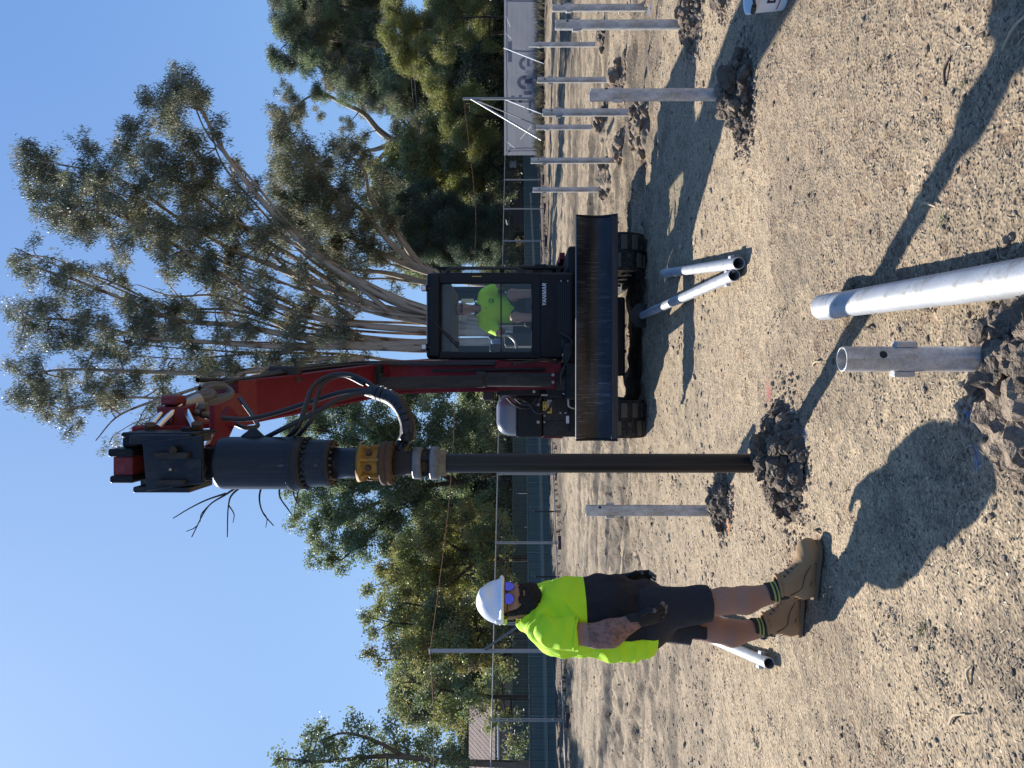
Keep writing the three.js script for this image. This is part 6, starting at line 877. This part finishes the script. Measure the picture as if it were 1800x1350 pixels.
  for (const b of [0.033, -0.033]) {
    const sp = new THREE.Shape(); sp.moveTo(-0.025, 0.017); sp.bezierCurveTo(-0.02, 0.024, 0.02, 0.024, 0.026, 0.017); sp.bezierCurveTo(0.03, -0.006, 0.014, -0.024, -0.002, -0.023); sp.bezierCurveTo(-0.02, -0.022, -0.028, -0.004, -0.025, 0.017);
    const lens = new THREE.ExtrudeGeometry(sp, { depth: 0.003, bevelEnabled: true, bevelSize: 0.0012, bevelThickness: 0.0012, bevelSegments: 2 }), p = hp(0.112, -0.002, b), o = mesh('glasses_lens', lens, M.lensBlue, P); o.position.set(...p); o.rotation.y = Math.PI / 2 - yawF - (b > 0 ? -0.22 : 0.22) * -1;
  }
  mesh('glasses_frame', [hose([hp(0.116, 0.008, 0.010), hp(0.119, 0.010, 0), hp(0.116, 0.008, -0.010)].map(p => V(...p)), 0.0028, 10, 6), hose([hp(0.110, 0.008, 0.058), hp(0.085, 0.008, 0.077), hp(0.03, 0.006, 0.087), hp(-0.015, 0.004, 0.088)].map(p => V(...p)), 0.003, 16, 6), hose([hp(0.110, 0.008, -0.058), hp(0.085, 0.008, -0.077), hp(0.03, 0.006, -0.087), hp(-0.015, 0.004, -0.088)].map(p => V(...p)), 0.003, 16, 6)], M.frameBlack, P);
}
{ // driver seated in the cab
  const O = V(0.985, 1.40, -9.72), P = thing('person', O, 'driver in yellow polo shirt and dark glasses seated in the cab', 'person');
  const f = (p) => p, torso = [ell([0, 0.46, 0], [0.19, 0.24, 0.125]), ell([0, 0.22, 0.01], [0.175, 0.20, 0.135]), cap([-0.17, 0.60, 0], [0.17, 0.60, 0], 0.065, 0.065), cap([0, 0.60, 0], [0.0, 0.68, 0.02], 0.09, 0.06)];
  const sR = [-0.205, 0.57, 0.0], eR = [-0.30, 0.36, 0.12], wR = [-0.34, 0.40, 0.32], sL = [0.205, 0.57, 0], eL = [0.30, 0.35, 0.08], wL = [0.27, 0.40, 0.32];
  const HY = 0.865, head = [ell([0, HY + 0.02, 0.03], [0.074, 0.108, 0.092]), ell([0, HY - 0.06, 0.06], [0.054, 0.07, 0.052]), cap([0, 0.62, 0.01], [0, 0.78, 0.025], 0.056, 0.054), cap([0, HY + 0.01, 0.12], [0, HY - 0.03, 0.14], 0.009, 0.014), ell([0.076, HY, 0.03], [0.012, 0.03, 0.02]), ell([-0.076, HY, 0.03], [0.012, 0.03, 0.02]), ell([0, HY - 0.075, 0.105], [0.025, 0.012, 0.015]), ell([0, HY - 0.1, 0.09], [0.03, 0.022, 0.028])];
  const legs = [cap([-0.09, 0.14, 0.05], [-0.15, 0.18, 0.46], 0.088, 0.066), cap([-0.15, 0.18, 0.46], [-0.16, -0.2, 0.50], 0.062, 0.045), cap([0.09, 0.14, 0.05], [0.14, 0.22, 0.46], 0.088, 0.068), cap([0.14, 0.22, 0.46], [0.15, -0.2, 0.50], 0.064, 0.045)];
  const hands = []; for (const [w, s] of [[wR, -1], [wL, 1]]) { hands.push(ell([w[0], w[1], w[2] + 0.05], [0.036, 0.03, 0.045])); for (let i = 0; i < 4; i++) hands.push(cap([w[0] - 0.027 + i * 0.018, w[1] + 0.012, w[2] + 0.08], [w[0] - 0.027 + i * 0.018, w[1] - 0.03, w[2] + 0.10 - Math.abs(i - 1.5) * 0.006], 0.0095, 0.009)); hands.push(cap([w[0] - s * 0.03, w[1] + 0.01, w[2] + 0.05], [w[0] - s * 0.03, w[1] - 0.01, w[2] + 0.10], 0.011, 0.009)); }
  const body = uni([...torso.map(q => (x, y, z) => q(x, y, z) + 0.012), ...head, cap(sR, eR, 0.05, 0.042), cap(eR, wR, 0.042, 0.028), cap(sL, eL, 0.05, 0.042), cap(eL, wL, 0.042, 0.028), ...legs], 0.025), hF = uni(hands, 0.008);
  mesh('body', nets((x, y, z) => smin(body(x, y, z), hF(x, y, z), 0.012), [-0.44, -0.26, -0.18], [0.44, 1.02, 0.60], 0.011), M.skin, P);
  const wr = (x, y, z) => 0.007 * N3(x * 10, y * 7, z * 10) + 0.004 * N3(x * 22, y * 14, z * 22), sT = uni(torso, 0.04), sl = uni([cap(sR, eR, 0.082, 0.088), cap(sL, eL, 0.082, 0.088)], 0.02), cutR = cap([-0.27, 0.42, 0.085], [-0.36, 0.2, 0.2], 0.06, 0.12);
  const neck = cap([0, 0.60, 0.05], [0, 0.78, 0.06], 0.052, 0.075);
  const st = mesh('shirt', nets((x, y, z) => Math.max(smin(sT(x, y, z) - 0.012 + wr(x, y, z), Math.max(sl(x, y, z) + wr(x, y, z), 0.395 - y + (Math.abs(x) - 0.25) * -0.3), 0.03), 0.15 - y, -neck(x, y, z)), [-0.44, 0.1, -0.2], [0.44, 0.74, 0.26], 0.011), M.hivis, P);
  mesh('collar', [box(0.015, 0.085, -0.008, 0.008, -0.03, 0.03, 0.006).rotateZ(0.65).translate(0.03, 0.665, 0.065), box(-0.085, -0.015, -0.008, 0.008, -0.03, 0.03, 0.006).rotateZ(-0.65).translate(-0.03, 0.665, 0.065)], M.blackCloth, st);
  mesh('chest_logo', [new THREE.TorusGeometry(0.022, 0.005, 6, 16).translate(0.095, 0.50, 0.142), box(0.065, 0.125, 0.462, 0.470, 0.140, 0.150)], M.blackCloth, st);
  mesh('button', cyl(V(0, 0.56, 0.13), V(0, 0.56, 0.145), 0.006), M.blackCloth, st);
  const hr = ell([0, HY + 0.045, 0.015], [0.080, 0.098, 0.098]); mesh('hair', nets((x, y, z) => Math.max(hr(x, y, z) + 0.003 * N3(x * 50, y * 50, z * 50), HY + 0.075 - y + (z > 0.04 ? 0 : (z - 0.04) * 1.2)), [-0.1, 0.78, -0.1], [0.1, 1.05, 0.14], 0.007), M.hair, P);
  for (const s of [-1, 1]) mesh('glasses_lens', new THREE.SphereGeometry(0.026, 14, 10).scale(1.1, 0.72, 0.3).rotateY(s * 0.3).translate(s * 0.034, HY + 0.012, 0.122), M.frameBlack, P);
  mesh('glasses_frame', [hose([V(-0.064, HY + 0.018, 0.112), V(0, HY + 0.022, 0.134), V(0.064, HY + 0.018, 0.112)], 0.004, 14, 6), hose([V(0.064, HY + 0.018, 0.112), V(0.08, HY + 0.016, 0.05)], 0.003, 8, 6), hose([V(-0.064, HY + 0.018, 0.112), V(-0.08, HY + 0.016, 0.05)], 0.003, 8, 6)], M.frameBlack, P);
  const sF = uni([...legs.map((q, i) => i % 2 ? (() => 1) : q), ell([0, 0.13, 0], [0.18, 0.11, 0.14])], 0.03); mesh('shorts', nets((x, y, z) => Math.max(sF(x, y, z) - 0.014, z - 0.36), [-0.3, -0.05, -0.18], [0.3, 0.32, 0.42], 0.012), M.shorts, P);
  for (const x of [-0.16, 0.15]) { const s = mesh('boot', nets(uni([cap([x, -0.2, 0.50], [x, -0.33, 0.50], 0.055, 0.05), cap([x, -0.34, 0.50], [x, -0.345, 0.60], 0.05, 0.045)], 0.02), [x - 0.08, -0.42, 0.4], [x + 0.08, -0.12, 0.68], 0.012), M.boot, P); mesh('sole', box(x - 0.05, x + 0.05, -0.398, -0.378, 0.45, 0.65, 0.008), M.sole, s); }
}
{ // bundle on the console beside the driver
  const f = uni([ell([0, 0.07, 0], [0.10, 0.075, 0.09]), ell([0.03, 0.13, -0.02], [0.07, 0.05, 0.07]), ell([-0.04, 0.04, 0.03], [0.09, 0.05, 0.09])], 0.03), o = mesh('jacket', nets((x, y, z) => Math.max(f(x, y, z) + 0.02 * N3(x * 16, y * 22, z * 12), 0.0 - y), [-0.18, -0.02, -0.15], [0.16, 0.24, 0.16], 0.012), std(lin(0.16, 0.26, 0.42), 0.9)); o.position.set(0.50, 1.72, -9.6); tag(o, 'crumpled pale blue jacket on the console left of the driver', 'jacket');
}

// ---------------------------------------------------------------- draw
const renderer = new THREE.WebGLRenderer({ antialias: true });
renderer.setSize(1024, 768); renderer.shadowMap.enabled = true;
renderer.toneMapping = THREE.LinearToneMapping; renderer.toneMappingExposure = EXPOSURE; renderer.outputColorSpace = THREE.SRGBColorSpace;
renderer.render(scene, camera);
